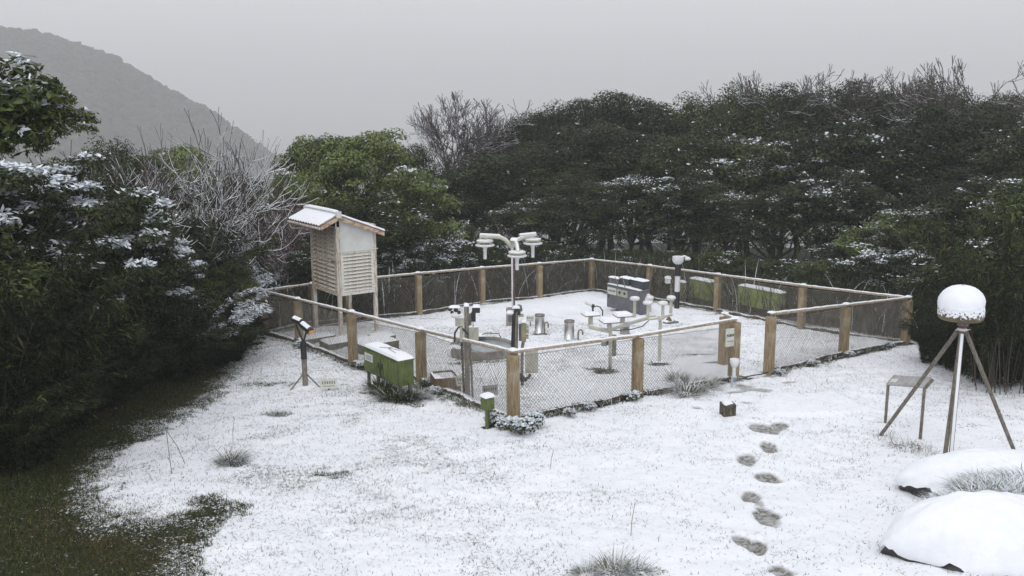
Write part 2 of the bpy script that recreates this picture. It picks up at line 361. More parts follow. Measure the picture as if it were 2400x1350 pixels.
def fields(X, Y):
    z = gz(X, Y).copy()
    near = (Y > 5) & (Y < 36) & (np.abs(X) < 16)
    n1 = fbm(X*0.8, Y*0.8, 3, 5)-0.5; n2 = fbm(X*5, Y*5, 3, 9)-0.5; n3 = fbm(X*16, Y*16, 2, 3)-0.5
    z += near*(n1*0.12 + n2*0.055)
    bare = polydist(X, Y, BARE); out = polydist(X, Y, OUT)
    wob = (fbm(X*1.5, Y*1.5, 4, 21)-0.5)*0.75
    wob2 = (fbm(X*6, Y*6, 3, 27)-0.5)*0.5
    cover = np.clip(0.62-(bare+wob+wob2)*1.25, 0, 1)
    cover *= np.clip(0.5-(out+wob*0.6)*3, 0, 1)
    grassy = np.clip((fbm(X*0.7, Y*0.7, 5, 33)-0.46)*6, 0, 1)*np.clip((fbm(X*3, Y*3, 3, 39)-0.35)*4, 0.15, 1)
    side = np.clip((1.5-X)/5, 0, 1)*0.7 + np.clip((Y-14)/6, 0, 1)*0.55
    rough = np.clip(grassy*0.8*(.45+side)+side*0.5+.07+np.clip((Y-14)/3, 0, 1)*.22, 0, 1)
    z += near*n3*0.03*rough*(cover > .2)
    slab = np.clip(polydist(X, Y, SLAB)*8, 0, 1)
    rough = rough*(1-slab); z += slab*0.05
    wet = np.zeros_like(X)
    for k, (u, v, a, b) in enumerate(FOOT):
        p = G(u, v); s = sc(p); rx = a*s*1.2; ry = b*s/0.36*1.05
        ang = (k % 3-1)*0.25
        dx = (X-p.x)*math.cos(ang)+(Y-p.y)*math.sin(ang); dy = -(X-p.x)*math.sin(ang)+(Y-p.y)*math.cos(ang)
        q = (dx/rx)**2+(dy/ry)**2 + (fbm(X*9, Y*9, 2, 70+k)-0.5)*0.9
        dep = 0.05 if k < 10 else 0.015
        z -= dep*np.exp(-np.clip(q, 0, 9)**2*0.9); z += dep*0.3*np.exp(-((q-2.0)/0.8)**2)
        wet = np.maximum(wet, np.clip(1.35-q, 0, 1)*(1.0 if k < 10 else 0.6))
    for u, v, a, b, k in MELT:
        p = G(u, v); s = sc(p); q = ((X-p.x)/(a*s))**2+((Y-p.y)/(b*s/0.36))**2+(fbm(X*7, Y*7, 3, int(u))-.5)*1.6
        cover = np.where(cover > .3, cover-k*np.clip(1.4-q, 0, 1)*.8, cover)
    for (x1, y1), (x2, y2), k in FENCE_FOOT:
        dx, dy = x2-x1, y2-y1; t = np.clip(((X-x1)*dx+(Y-y1)*dy)/(dx*dx+dy*dy), 0, 1); dd = np.hypot(X-x1-t*dx, Y-y1-t*dy)+(fbm(X*4, Y*4, 3, 8)-.5)*.22
        cover = np.where(cover > .3, cover-k*np.clip(1.1-dd/.24, 0, 1)*.95, cover)
    return z, cover, rough, wet

def axis(segs):
    o = []
    for a, b, st in segs: o += list(np.arange(a, b-1e-6, st))
    return np.array(o + [segs[-1][1]])
xs = axis([(-5000,-300,235),(-300,-60,20),(-60,-16,2),(-16,-8,0.4),(-8,10,0.042),(10,16,0.3),(16,60,2),(60,300,20),(300,5000,235)])
ys = axis([(-5000,-300,235),(-300,-40,20),(-40,4,2),(4,7.2,0.4),(7.2,12,0.032),(12,18,0.055),(18,33,0.11),(33,50,0.8),(50,130,5),(130,400,20),(400,5000,230)])
XX, YY = np.meshgrid(xs, ys)
ZZ, COV, ROU, WET = fields(XX, YY)
nx, ny = len(xs), len(ys)
idx = np.arange(nx*ny).reshape(ny, nx)
F = np.stack([idx[:-1, :-1], idx[:-1, 1:], idx[1:, 1:], idx[1:, :-1]], -1).reshape(-1, 4)
gm = bpy.data.materials.new('snowy_turf'); gm.use_nodes = True
n = gm.node_tree; bs = n.nodes['Principled BSDF']; L = n.links.new
bs.inputs['Roughness'].default_value = 0.75; bs.inputs['Specular IOR Level'].default_value = 0.2
def attr(nm):
    a = n.nodes.new('ShaderNodeAttribute'); a.attribute_name = nm; return a.outputs['Fac']
geo = n.nodes.new('ShaderNodeNewGeometry')
def noi(scale, det=5, st=(1,1,1), rough=0.6, rot=0.0):
    mp = n.nodes.new('ShaderNodeMapping'); mp.inputs['Scale'].default_value = st; mp.inputs['Rotation'].default_value = (0, 0, rot)
    L(geo.outputs['Position'], mp.inputs[0])
    o = n.nodes.new('ShaderNodeTexNoise'); o.inputs['Scale'].default_value = scale; o.inputs['Detail'].default_value = det
    o.inputs['Roughness'].default_value = rough; o.inputs['Distortion'].default_value = 0.6; L(mp.outputs[0], o.inputs['Vector']); return o.outputs['Fac']
def mth(op, a, b=None, c=None, clamp=False):
    o = n.nodes.new('ShaderNodeMath'); o.operation = op; o.use_clamp = clamp
    for i, q in enumerate((a, b, c)):
        if q is None: continue
        if isinstance(q, (int, float)): o.inputs[i].default_value = q
        else: L(q, o.inputs[i])
    return o.outputs[0]
def mrg(v, a, b, c=0.0, d=1.0):
    o = n.nodes.new('ShaderNodeMapRange'); o.inputs['From Min'].default_value = a; o.inputs['From Max'].default_value = b
    o.inputs['To Min'].default_value = c; o.inputs['To Max'].default_value = d; L(v, o.inputs['Value']); return o.outputs[0]
def mix(f, a, b):
    o = n.nodes.new('ShaderNodeMix'); o.data_type = 'RGBA'
    L(f, o.inputs['Factor'])
    for k, q in (('A', a), ('B', b)):
        if isinstance(q, tuple): o.inputs[k].default_value = (*q, 1)
        else: L(q, o.inputs[k])
    return o.outputs['Result']
turf = mix(mrg(noi(0.9, 4), 0.42, 0.6), (0.022, 0.030, 0.007), (0.055, 0.036, 0.013))
turf = mix(mrg(noi(28, 5), 0.35, 0.7), turf, (0.012, 0.013, 0.006))
grassc = mix(mrg(noi(14, 4), 0.35, 0.65), (0.075, 0.08, 0.05), (0.24, 0.22, 0.17))
snowc = mix(mrg(noi(1.3, 4), 0.3, 0.7), (0.80, 0.82, 0.86), (0.87, 0.88, 0.91))
# blades showing through: fine streaky noise against the roughness of the place
st1 = noi(30, 6, (1, .38, 1), 0.75, 0.4); st2 = noi(22, 6, (.4, 1, 1), 0.75, 0.9)
stk = mth('MAXIMUM', st1, st2)
thr = mrg(attr('rough'), 0.0, 1.0, 0.72, 0.55)
spk = mth('MULTIPLY', mth('SUBTRACT', stk, thr), 11.0, clamp=True)
spk = mth('MULTIPLY', spk, mrg(attr('rough'), 0, 0.6, 0.75, 0.85))
sn = mix(spk, snowc, grassc)
wetc = mix(mrg(noi(16, 5), 0.4, 0.62), (0.085, 0.075, 0.045), (0.40, 0.40, 0.40))
sn = mix(mrg(attr('wet'), 0.15, 0.7, 0, 0.92), sn, wetc)
edge = mth('ADD', attr('cover'), mth('MULTIPLY', mth('SUBTRACT', noi(26, 6, (1, 1, 1), 0.75), 0.5), 3.4))
col = mix(mrg(edge, 0.36, 0.60), turf, sn)
L(col, bs.inputs['Base Color'])
bp = n.nodes.new('ShaderNodeBump'); bp.inputs['Strength'].default_value = 0.55; bp.inputs['Distance'].default_value = 0.02
L(mth('ADD', stk, mth('MULTIPLY', noi(7, 4), 1.2)), bp.inputs['Height']); L(bp.outputs[0], bs.inputs['Normal'])
me = np_mesh('ground', np.stack([XX, YY, ZZ], -1).reshape(-1, 3), F, [gm], smooth=True)
for nm, a in (('cover', COV), ('rough', ROU), ('wet', WET)):
    at = me.attributes.new(nm, 'FLOAT', 'POINT'); at.data.foreach_set('value', np.ascontiguousarray(a.ravel(), np.float32))
ground = link('ground', me); tag(ground, 'snowy lawn with bare turf at its left edge', kind='structure')

# ------------------------------------------------------------------ far hill
hx = np.array([-420, -300, -220, -170, -140, -121, -105, -90, -80, -70, -60, -52, -44, -30, -10, 40])
hzv = np.array([10, 22, 26, 25, 23, 21.6, 19.0, 13.7, 7.4, 2.0, -5.2, -12.0, -20, -28, -34, -38])
HK = 3.1818
hx = np.append(hx, 200); hzv = np.append(hzv, -70); hx = hx*HK; hzv = (hzv-3.8)*HK+3.8
xa = np.arange(-1330, 560, 8.0); ya = np.arange(260, 1200, 8.0)
HX, HY = np.meshgrid(xa, ya)
def hillz(X, Y):
    r = np.interp(X, hx, hzv)
    return np.maximum(r-np.abs(Y-700)*0.38, -127)
HZ = hillz(HX, HY)+(fbm(HX*.12, HY*.12, 4, 2)-.5)*2.5-1.2
i2 = np.arange(HX.size).reshape(HX.shape)
F2 = np.stack([i2[:-1, :-1], i2[:-1, 1:], i2[1:, 1:], i2[1:, :-1]], -1).reshape(-1, 4)
hm = mat('forest_floor', (0.03, 0.035, 0.022), 0.9, noise=0.2, col2=(0.07, 0.07, 0.05))
hill = link('hill', np_mesh('hill', np.stack([HX, HY, HZ], -1).reshape(-1, 3), F2, [hm], smooth=True)); tag(hill, kind='structure')
# canopy of the far wood: flat leafy pads
rng = np.random.default_rng(5)
Np = 14000
px = rng.uniform(-660, -80, Np); py = 700-np.abs(rng.normal(0, 80, Np)) + rng.uniform(0, 18, Np)
pz = hillz(px, py)
cx = []; nb = 10
rad = rng.uniform(1.6, 5.5, Np); ht = rad*rng.uniform(0.35, 0.8, Np)
ang = np.arange(nb)/nb*2*PI
V = []; Fp = []; 
ringr = np.array([1.0, 0.95, 0.55]); ringz = np.array([-0.5, 0.25, 0.85])
jit = rng.uniform(0.65, 1.3, (Np, 3, nb))
for k in range(3):
    V.append(np.stack([px[:, None]+rad[:, None]*ringr[k]*np.cos(ang)*jit[:, k], py[:, None]+rad[:, None]*ringr[k]*np.sin(ang)*jit[:, k],
                       pz[:, None]+ht[:, None]*ringz[k]*jit[:, k]+1.0], -1))
top = np.stack([px, py, pz+ht*1.05+1.0], -1)[:, None]
VV = np.concatenate(V+[top], 1).reshape(-1, 3)
base = (np.arange(Np)*(3*nb+1))[:, None]
fl = []
for k in range(2):
    for i in range(nb):
        j = (i+1) % nb; fl.append([k*nb+i, k*nb+j, (k+1)*nb+j, (k+1)*nb+i])
for i in range(0, nb, 2): fl.append([2*nb+i, 2*nb+i+1, 2*nb+(i+2) % nb, 3*nb])
FF = (np.array(fl)[None]+base[:, :, None]).reshape(-1, 4)
o = link('distant_wood', np_mesh('distant_wood', VV, FF, [mat('distant_canopy', (0.02, 0.026, 0.014), 0.9, noise=0.12, col2=(0.06, 0.065, 0.045), lo=.35, hi=.7)], smooth=True))
tag(o, 'fog-faded wood covering the far hillside on the left', 'wood', kind='stuff')

# ------------------------------------------------------------------ vegetation generators
def quads(c, a, b, L, Wd):
    """rhombic leaves: centre c, long axis a, cross axis b"""
    L = np.asarray(L)[..., None] if np.ndim(L) else L; Wd = np.asarray(Wd)[..., None] if np.ndim(Wd) else Wd
    return np.stack([c-a*L/2, c+b*Wd/2-a*L*0.05, c+a*L/2, c-b*Wd/2-a*L*0.05], 1)
def nrm(v): return v/(np.linalg.norm(v, axis=-1, keepdims=True)+1e-9)
def segs_mesh(segs, k=4):
    """segs: list of p0, p1, r0, r1 -> prism verts and faces"""
    P0 = np.array([s[0] for s in segs]); P1 = np.array([s[1] for s in segs]); r0 = np.array([s[2] for s in segs]); r1 = np.array([s[3] for s in segs])
    d = nrm(P1-P0); up = np.where(np.abs(d[:, 2:3]) > 0.9, [[1., 0, 0]], [[0, 0, 1.]])
    e = nrm(np.cross(d, up)); f = np.cross(d, e)
    t = np.arange(k)/k*2*PI+PI/4
    ring = lambda P, r: P[:, None]+(e[:, None]*np.cos(t)[None, :, None]+f[:, None]*np.sin(t)[None, :, None])*r[:, None, None]
    V = np.concatenate([ring(P0, r0), ring(P1, r1)], 1).reshape(-1, 3)
    b = (np.arange(len(segs))*2*k)[:, None, None]
    fl = np.array([[i, (i+1) % k, k+(i+1) % k, k+i] for i in range(k)])[None]
    return V, (fl+b).reshape(-1, 4)
def limb(p0, p1, r0, r1, rnd, n=4, wob=0.08):
    pts = [np.array(p0)+(np.array(p1)-np.array(p0))*i/n+(rnd.normal(0, wob, 3) if 0 < i < n else 0)*np.linalg.norm(np.array(p1)-np.array(p0))*.5 for i in range(n+1)]
    return [(pts[i], pts[i+1], r0+(r1-r0)*i/n, r0+(r1-r0)*(i+1)/n) for i in range(n)]

def crown_mesh(name, seed, R, H, h0, ncl, nl, Ll, Lw, leaf, snow, flat=0.42, rc=(0.2, 0.34), lean=(0, 0), tintb=0.0, under=0.25):
    """leafy crown of many leaf clumps; spans h0..H, radius R. returns (crown mesh, trunk mesh)"""
    g = np.random.default_rng(seed)
    zc = (H+h0)/2; rz = (H-h0)/2
    d = nrm(g.normal(0, 1, (ncl, 3))); d[:, 2] = np.where(d[:, 2] < -0.35, -d[:, 2], d[:, 2])
    q = g.uniform(0.45, 1.0, ncl)**0.6
    lob = 0.82+0.30*fbm(d[:, 0]*2+5, d[:, 1]*2+d[:, 2]*2+5, 2, seed)
    cc = d*q[:, None]*np.array([R, R, rz])*lob[:, None]+np.array([lean[0], lean[1], zc])
    r = g.uniform(rc[0], rc[1], ncl)*R
    csn = np.clip(g.uniform(-0.5 if snow <= 1 else 0.2, 1.4, ncl), 0, 1)
    csn *= (snow > 1) | (fbm(cc[:, 0]*0.9+9, cc[:, 2]*0.9+cc[:, 1]*0.5+9, 2, seed+4) > 0.42)
    n_per = np.maximum((nl*(r**1.5)/np.sum(r**1.5)).astype(int), 8)
    ci = np.repeat(np.arange(ncl), n_per); N = len(ci)
    dd = nrm(g.normal(0, 1, (N, 3))); flip = (dd[:, 2] < 0) & (g.random(N) > under); dd[flip, 2] *= -1
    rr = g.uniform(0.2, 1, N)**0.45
    P = cc[ci]+dd*rr[:, None]*r[ci][:, None]*np.array([1, 1, flat*1.3])
    nor = nrm(dd*0.9+np.array([0, 0, 0.5])+g.normal(0, 0.5, (N, 3)))
    tn = g.normal(0, 1, (N, 3))+dd*1.2+np.array([0, 0, -0.3]); a = nrm(tn-nor*np.sum(tn*nor, -1, keepdims=True)); b = np.cross(nor, a)
    L_ = Ll*g.uniform(0.6, 1.25, N); W_ = Lw*g.uniform(0.7, 1.2, N)
    sn = (g.random(N) < snow*csn[ci]*np.clip((dd[:, 2]-0.1)*1.8, 0, 1)*np.clip((P[:, 2]-cc[ci][:, 2])/(r[ci]*flat)+0.5, 0, 1))
    nor2 = nrm(np.array([0, 0, 1])+g.normal(0, 0.42, (N, 3))); a2 = nrm(a-nor2*np.sum(a*nor2, -1, keepdims=True)); b2 = np.cross(nor2, a2)
    a = np.where(sn[:, None], a2, a); b = np.where(sn[:, None], b2, b)
    L_ = np.where(sn, L_*1.15, L_); W_ = np.where(sn, W_*1.4, W_); P = P+np.where(sn[:, None], [[0, 0, 0.02]], 0)
    V = quads(P, a, b, L_, W_).reshape(-1, 3); Fq = np.arange(N*4).reshape(-1, 4)
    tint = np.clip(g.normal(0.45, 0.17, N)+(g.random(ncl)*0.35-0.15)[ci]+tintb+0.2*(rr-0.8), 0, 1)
    crown = np_mesh(name+'_crown', V, Fq, [M[leaf], M['leafsnow']], sn.astype(int), tint=tint)
    # trunk and limbs
    sg = limb((0, 0, -0.4), (lean[0]*.6, lean[1]*.6, h0+(H-h0)*0.35), R*0.055, R*0.035, g, 5, 0.05)
    tp = sg[-1][1]
    pick = g.choice(ncl, min(ncl, 26), replace=False)
    for k in pick:
        t = g.uniform(0.35, 1.0); s0 = sg[min(4, int(t*5))][1]
        sg2 = limb(s0, cc[k], R*0.022, R*0.006, g, 3, 0.12); sg += sg2
    V, Fq = segs_mesh(sg, 5)
    trunk = np_mesh(name+'_trunk', V, Fq, [M['bark']], smooth=True)
    return crown, trunk

def bare_mesh(name, seed, H, spread, r0, m, stems=1, levels=5, upward=0.25, nb=(2, 3), lenf=0.74, ang=0.55, twig=0.004):
    g = np.random.default_rng(seed); segs = []
    def grow(p, d, ln, r, lv):
        n = 3; q = p
        for i in range(n):
            d = nrm(d+g.normal(0, 0.13, 3)+np.array([0, 0, upward*0.25])); e = q+d*ln/n
            rr0 = r*(1-0.25*i/n); rr1 = r*(1-0.25*(i+1)/n); segs.append((q, e, max(rr0, twig), max(rr1, twig))); q = e
            if lv > 0 and i < n-1 and g.random() < 0.75:
                s = nrm(d+nrm(g.normal(0, 1, 3))*ang*1.5+np.array([0, 0, upward*0.4])); grow(q, s, ln*lenf*g.uniform(0.45, 0.8), r*0.45, lv-1)
        if lv > 0:
            for k in range(g.integers(nb[0], nb[1]+1)):
                s = nrm(d+nrm(g.normal(0, 1, 3))*ang*g.uniform(0.7, 1.3)+np.array([0, 0, upward*0.4])); grow(q, s, ln*lenf*g.uniform(0.8, 1.1), r*0.62, lv-1)
    for k in range(stems):
        a = g.uniform(0, 2*PI) if stems > 1 else 0; t = spread*g.uniform(0.5, 1.1) if stems > 1 else 0.05
        grow(np.array([g.normal(0, 0.1), g.normal(0, 0.1), -0.2]), nrm(np.array([math.cos(a)*t, math.sin(a)*t*0.7, 1.0])), H*0.30, r0, levels)
    V, Fq = segs_mesh(segs, 3)
    s = H/V[:, 2].max(); V *= s
    return np_mesh(name, V, Fq, [M[m]], smooth=True)

def ribbons(g, n, base_fn, L, Wd, lean, droop, nseg=4, out=None):
    """arching blades. base_fn(n)->xyz; returns V (n*(nseg+1)*2,3) and quads"""
    p = base_fn(n); az = g.uniform(0, 2*PI, n)
    if out is not None:
        v = p[:, :2]-np.array(out); az = np.arctan2(v[:, 1], v[:, 0])+g.normal(0, 0.7, n)
    dirh = np.stack([np.cos(az), np.sin(az), np.zeros(n)], 1); side = np.stack([-np.sin(az), np.cos(az), np.zeros(n)], 1)
    Ls = L*g.uniform(0.55, 1.15, n); th = np.clip(g.normal(lean, 0.22, n), 0.02, 1.4); dr = droop*g.uniform(0.5, 1.4, n)
    rows = []; q = p.copy()
    for k in range(nseg+1):
        w = Wd*(1-(k/nseg)**1.6*0.93)*g.uniform(0.8, 1.2, n)*0.5
        rows.append(np.stack([q-side*w[:, None], q+side*w[:, None]], 1))
        t = th+dr*(k+0.5)/nseg
        q = q+(dirh*np.sin(t)[:, None]+np.array([0, 0, 1.])*np.cos(t)[:, None])*(Ls/nseg)[:, None]
    V = np.stack(rows, 1).reshape(-1, 3)
    b = (np.arange(n)*(nseg+1)*2)[:, None, None]
    fl = np.array([[2*k, 2*k+1, 2*k+3, 2*k+2] for k in range(nseg)])[None]
    return V, (b+fl).reshape(-1, 4)
def tuft_mesh(name, seed, n, R, L, Wd, lean, droop, m, snow=0.0, nseg=4, tintm=0.5):
    g = np.random.default_rng(seed)
    def bf(n):
        r = R*np.sqrt(g.random(n)); a = g.uniform(0, 2*PI, n); return np.stack([r*np.cos(a), r*np.sin(a), np.full(n, -0.03)], 1)
    V, Fq = ribbons(g, n, bf, L, Wd, lean, droop, nseg, out=(0, 0))
    sn = np.repeat(g.random(n) < snow, nseg)
    seg = np.tile(np.arange(nseg), n); sn &= (seg >= 1) & (g.random(len(sn)) < 0.85)
    tint = np.repeat(np.clip(g.normal(tintm, 0.22, n), 0, 1), nseg)
    return np_mesh(name, V, Fq, [M[m], M['leafsnow']], sn.astype(int), tint=tint)
def bamboo_mesh(name, seed, ncul, R, H, Ll, Lw, snow, arch=0.9, nleaf=60, leaf='bamboo', t0=0.30):
    """bamboo grass: arching culms hung with long drooping leaves"""
    g = np.random.default_rng(seed); P = []; A_ = []; B_ = []; SN = []; sg = []
    for c in range(ncul):
        a = g.uniform(0, 2*PI); r = R*math.sqrt(g.random())*0.6; p = np.array([r*math.cos(a), r*math.sin(a), 0.0])
        az = a+g.normal(0, 0.6); dh = np.array([math.cos(az), math.sin(az), 0]); h = H*g.uniform(0.55, 1.15); th = 0.12; n = 9; q = p
        pts = [q]; dirs = []
        for k in range(n):
            t = th+arch*(k/n)**1.7*1.35; v = dh*math.sin(t)+np.array([0, 0, math.cos(t)]); q = q+v*h/n*1.15; pts.append(q); dirs.append(v)
        for k in range(n): sg.append((pts[k], pts[k+1], 0.008*(1-k/n)+0.003, 0.008*(1-(k+1)/n)+0.003))
        m = int(nleaf*g.uniform(0.7, 1.3)); tt = g.uniform(t0, 1.0, m)*n; ii = np.minimum(tt.astype(int), n-1)
        PP = np.array(pts); base = PP[ii]+(PP[ii+1]-PP[ii])*(tt-ii)[:, None]+g.normal(0, 0.09, (m, 3))*R*0.35
        la = nrm(np.array(dirs)[ii]*0.5+g.normal(0, 0.55, (m, 3))+np.array([0, 0, -0.75])+dh*0.3)
        nn = nrm(g.normal(0, 0.7, (m, 3))+np.array([0, 0, 0.8])+dh*0.5); nn = nrm(nn-la*np.sum(nn*la, -1, keepdims=True)); bb = np.cross(nn, la)
        P.append(base+la*Ll*0.4); A_.append(la); B_.append(bb); SN.append((g.random(m) < snow*(g.random() < 0.75))*(tt > n*0.42))
    P = np.concatenate(P); a = np.concatenate(A_); b = np.concatenate(B_); sn = np.concatenate(SN); N = len(P)
    # snowy leaves lie flatter
    a2 = nrm(a*np.array([1, 1, 0.35])); nor = nrm(np.array([0, 0, 1])+g.normal(0, .15, (N, 3))); nor = nrm(nor-a2*np.sum(nor*a2, -1, keepdims=True)); b2 = np.cross(nor, a2)
    a = np.where(sn[:, None], a2, a); b = np.where(sn[:, None], b2, b); P = P+np.where(sn[:, None], [[0, 0, Ll*0.25]], 0)
    V = quads(P, a, b, Ll*g.uniform(0.6, 1.2, N), np.where(sn, Lw*1.5, Lw)).reshape(-1, 3)
    tint = np.clip(g.normal(0.42, 0.2, N), 0, 1)
    crown = np_mesh(name, V, np.arange(N*4).reshape(-1, 4), [M[leaf], M['leafsnow']], sn.astype(int), tint=tint)
    V, Fq = segs_mesh(sg, 3)
    return crown, np_mesh(name+'_stems', V, Fq, [M['bark']])

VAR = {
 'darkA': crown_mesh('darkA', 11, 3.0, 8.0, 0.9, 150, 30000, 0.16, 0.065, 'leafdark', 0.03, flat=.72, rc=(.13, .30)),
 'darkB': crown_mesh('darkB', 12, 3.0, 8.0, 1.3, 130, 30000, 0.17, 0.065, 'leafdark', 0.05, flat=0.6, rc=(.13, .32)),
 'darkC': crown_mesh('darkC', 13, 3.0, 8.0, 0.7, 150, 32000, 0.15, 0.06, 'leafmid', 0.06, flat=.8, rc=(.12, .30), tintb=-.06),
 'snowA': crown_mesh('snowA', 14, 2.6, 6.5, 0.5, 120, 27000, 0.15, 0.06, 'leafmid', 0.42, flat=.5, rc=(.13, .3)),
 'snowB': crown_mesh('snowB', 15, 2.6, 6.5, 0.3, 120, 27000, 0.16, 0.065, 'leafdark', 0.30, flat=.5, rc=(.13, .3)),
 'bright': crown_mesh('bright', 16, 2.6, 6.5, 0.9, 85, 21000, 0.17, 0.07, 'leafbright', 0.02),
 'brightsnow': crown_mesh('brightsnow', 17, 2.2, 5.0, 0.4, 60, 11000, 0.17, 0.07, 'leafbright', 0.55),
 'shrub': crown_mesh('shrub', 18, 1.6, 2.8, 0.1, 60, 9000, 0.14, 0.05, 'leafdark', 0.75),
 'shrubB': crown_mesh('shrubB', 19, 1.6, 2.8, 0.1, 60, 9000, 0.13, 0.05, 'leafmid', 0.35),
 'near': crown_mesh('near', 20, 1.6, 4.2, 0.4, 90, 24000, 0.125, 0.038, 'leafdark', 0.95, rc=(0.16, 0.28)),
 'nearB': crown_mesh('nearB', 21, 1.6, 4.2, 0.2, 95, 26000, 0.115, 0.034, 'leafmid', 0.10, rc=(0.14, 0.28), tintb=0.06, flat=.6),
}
HV = {'darkA': 8, 'darkB': 8, 'darkC': 8, 'snowA': 6.5, 'snowB': 6.5, 'bright': 6.5, 'brightsnow': 5.0, 'shrub': 2.8, 'shrubB': 2.8, 'near': 4.2, 'nearB': 4.2}
RV = {'darkA': 3, 'darkB': 3, 'darkC': 3, 'snowA': 2.6, 'snowB': 2.6, 'bright': 2.6, 'brightsnow': 2.2, 'shrub': 1.6, 'shrubB': 1.6, 'near': 1.6, 'nearB': 1.6}
rr = random.Random(3)
def at_depth(u, y):
    """ground point seen in column u at distance y north"""
    x = (u-1200)/FPX*(y*math.cos(PITCH)+CAMH*0.3)
    for _ in range(6):
        p = onG(x, y); e = proj(p)[0]-u; x -= e*sc(p)
    return onG(x, y)
def tree(var, u, y, vtop, R, label, group='evergreen trees of the wood beyond the fence', name='evergreen_tree', cat='tree'):
    p = at_depth(u, y); h = hz(p, vtop); rz = rr.uniform(0, 6.28)
    e = thing(name, label, cat, p, rz, group)
    k = R/RV[var]; sc_ = (k, k, h/HV[var]*0.97)
    cr, tr = VAR[var]
    link('crown', cr, e, scale=sc_); link('trunk', tr, e, scale=sc_)
    return e
# skyline row, middle row and front row of the wood beyond the fence
WOOD = [
 ('darkA',1175,47,318,2.0,'small dark evergreen on the skyline just right of the forked bare tree'),
 ('darkB',1245,47,265,2.7,'dark evergreen on the skyline where the right-hand wood first rises'),
 ('darkA',1340,47,240,3.0,'dark tiered evergreen on the skyline above the far fence corner'),
 ('darkB',1425,46,216,3.0,'tallest dark tiered evergreen on the left hump of the skyline'),
 ('darkC',1500,47,236,2.6,'dark evergreen on the right shoulder of the skyline hump'),
 ('darkA',1572,45,250,2.2,'lower dark evergreen in the dip of the skyline above the striped post'),
 ('darkC',1640,45,214,2.6,'green-topped evergreen rising just right of the dip in the skyline'),
 ('darkC',1735,44,190,3.0,'broad green-topped evergreen left of the skyline bare twigs'),
 ('darkA',1830,44,205,2.6,'dark evergreen on the skyline under the left bare twigs'),
 ('darkB',1920,45,208,2.8,'dark evergreen behind the tall tuft of bare twigs on the skyline'),
 ('darkA',2010,44,195,2.8,'dark evergreen between the two tufts of bare twigs on the skyline'),
 ('darkC',2115,43,176,2.6,'highest evergreen of the wood on the right, a knob on the skyline'),
 ('darkC',2215,42,196,2.8,'round green evergreen on the skyline above the white dome'),
 ('darkB',2320,41,222,2.6,'dark evergreen under the pale bare tree at the top right corner'),
 ('darkA',2420,40,250,2.8,'dark evergreen on the skyline cut by the right edge'),
 ('darkB',1110,42,400,2.4,'dark evergreen below the forked bare tree'),
 ('darkA',1200,41,345,2.8,'dark evergreen above the three-armed instrument mast'),
 ('darkC',1300,40,330,3.0,'dark evergreen in the middle of the wood behind the left fence bays'),
 ('darkB',1410,40,322,3.0,'dark evergreen in the middle of the wood straight above the far corner post'),
 ('darkA',1520,40,312,2.9,'dark evergreen in the middle of the wood above the grey cabinet'),
 ('darkC',1630,39,300,2.9,'dark evergreen in the middle of the wood above the striped post'),
 ('snowA',1745,38,285,2.8,'snow-flecked evergreen in the middle of the wood above the gate'),
 ('darkB',1860,38,285,3.0,'dark evergreen in the middle of the wood behind the right-hand fence'),
 ('snowB',1975,37,275,2.9,'snow-speckled dark evergreen in the middle of the wood, right of the gate'),
 ('darkC',2090,36,270,2.9,'evergreen in the middle of the wood above the right fence corner'),
 ('darkA',2200,35,280,2.8,'dark evergreen in the middle of the wood above the dome antenna'),
 ('snowB',2310,34,290,2.7,'snow-speckled evergreen in the middle of the wood near the right edge'),
 ('darkB',2420,33,280,2.6,'dark evergreen in the middle of the wood at the right edge'),
 ('darkA',960,40,345,1.7,'dark evergreen peeping out behind the bright green tree'),
 ('darkB',1040,38,415,1.9,'dark evergreen low between the bright green tree and the mast'),
 ('snowB',1235,36,455,1.9,'low evergreen at the wood edge above the mast head'),
 ('darkA',1350,36,440,2.1,'low dark evergreen at the wood edge behind the far left bays'),
 ('snowA',1480,35,430,1.8,'snow-laden low evergreen at the wood edge above the grey cabinet'),
 ('snowB',1590,35,420,2.0,'low evergreen at the wood edge behind the striped post'),
 ('snowA',1700,34,405,2.0,'snow-laden low evergreen at the wood edge left of the gate line'),
 ('darkB',1810,33,420,2.2,'low dark evergreen at the wood edge behind the gate'),
 ('snowB',1925,32,430,2.0,'low evergreen with snow flecks at the wood edge behind the right fence'),
]
rj = random.Random(9)
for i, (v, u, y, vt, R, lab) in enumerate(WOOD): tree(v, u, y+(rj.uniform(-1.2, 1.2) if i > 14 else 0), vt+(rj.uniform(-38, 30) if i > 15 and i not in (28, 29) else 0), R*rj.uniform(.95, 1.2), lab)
g2 = 'trees at the right-hand edge of the lawn'
tree('brightsnow', 2090, 27.5, 490, 1.5, 'pale green young tree beyond the right fence corner', g2)
tree('snowB', 2000, 29, 560, 1.6, 'dark snow-flecked bush-tree left of the right fence corner', g2)
tree('snowA', 2185, 27, 470, 1.8, 'snow-flecked tree left of the white dome antenna', g2)
tree('darkA', 2260, 28, 400, 2.2, 'tall dark tree straight behind the dome antenna', g2)
tree('snowB', 2330, 25.5, 410, 1.9, 'dark snow-flecked tree right of the dome antenna', g2)
tree('snowA', 2420, 23, 390, 1.8, 'snow-laden tree cut by the right edge', g2)
g3 = 'trees behind the louvred shelter'
tree('bright', 770, 33.5, 300, 1.75, 'bright green tree with a rounded top, left half of the pair behind the shelter', g3)
tree('bright', 862, 32.5, 289, 2.0, 'bright green tree with the higher top, right half of the pair behind the shelter', g3)
tree('brightsnow', 965, 31, 385, 1.6, 'light green tree with snow on its right shoulder, right of the bright pair', g3)
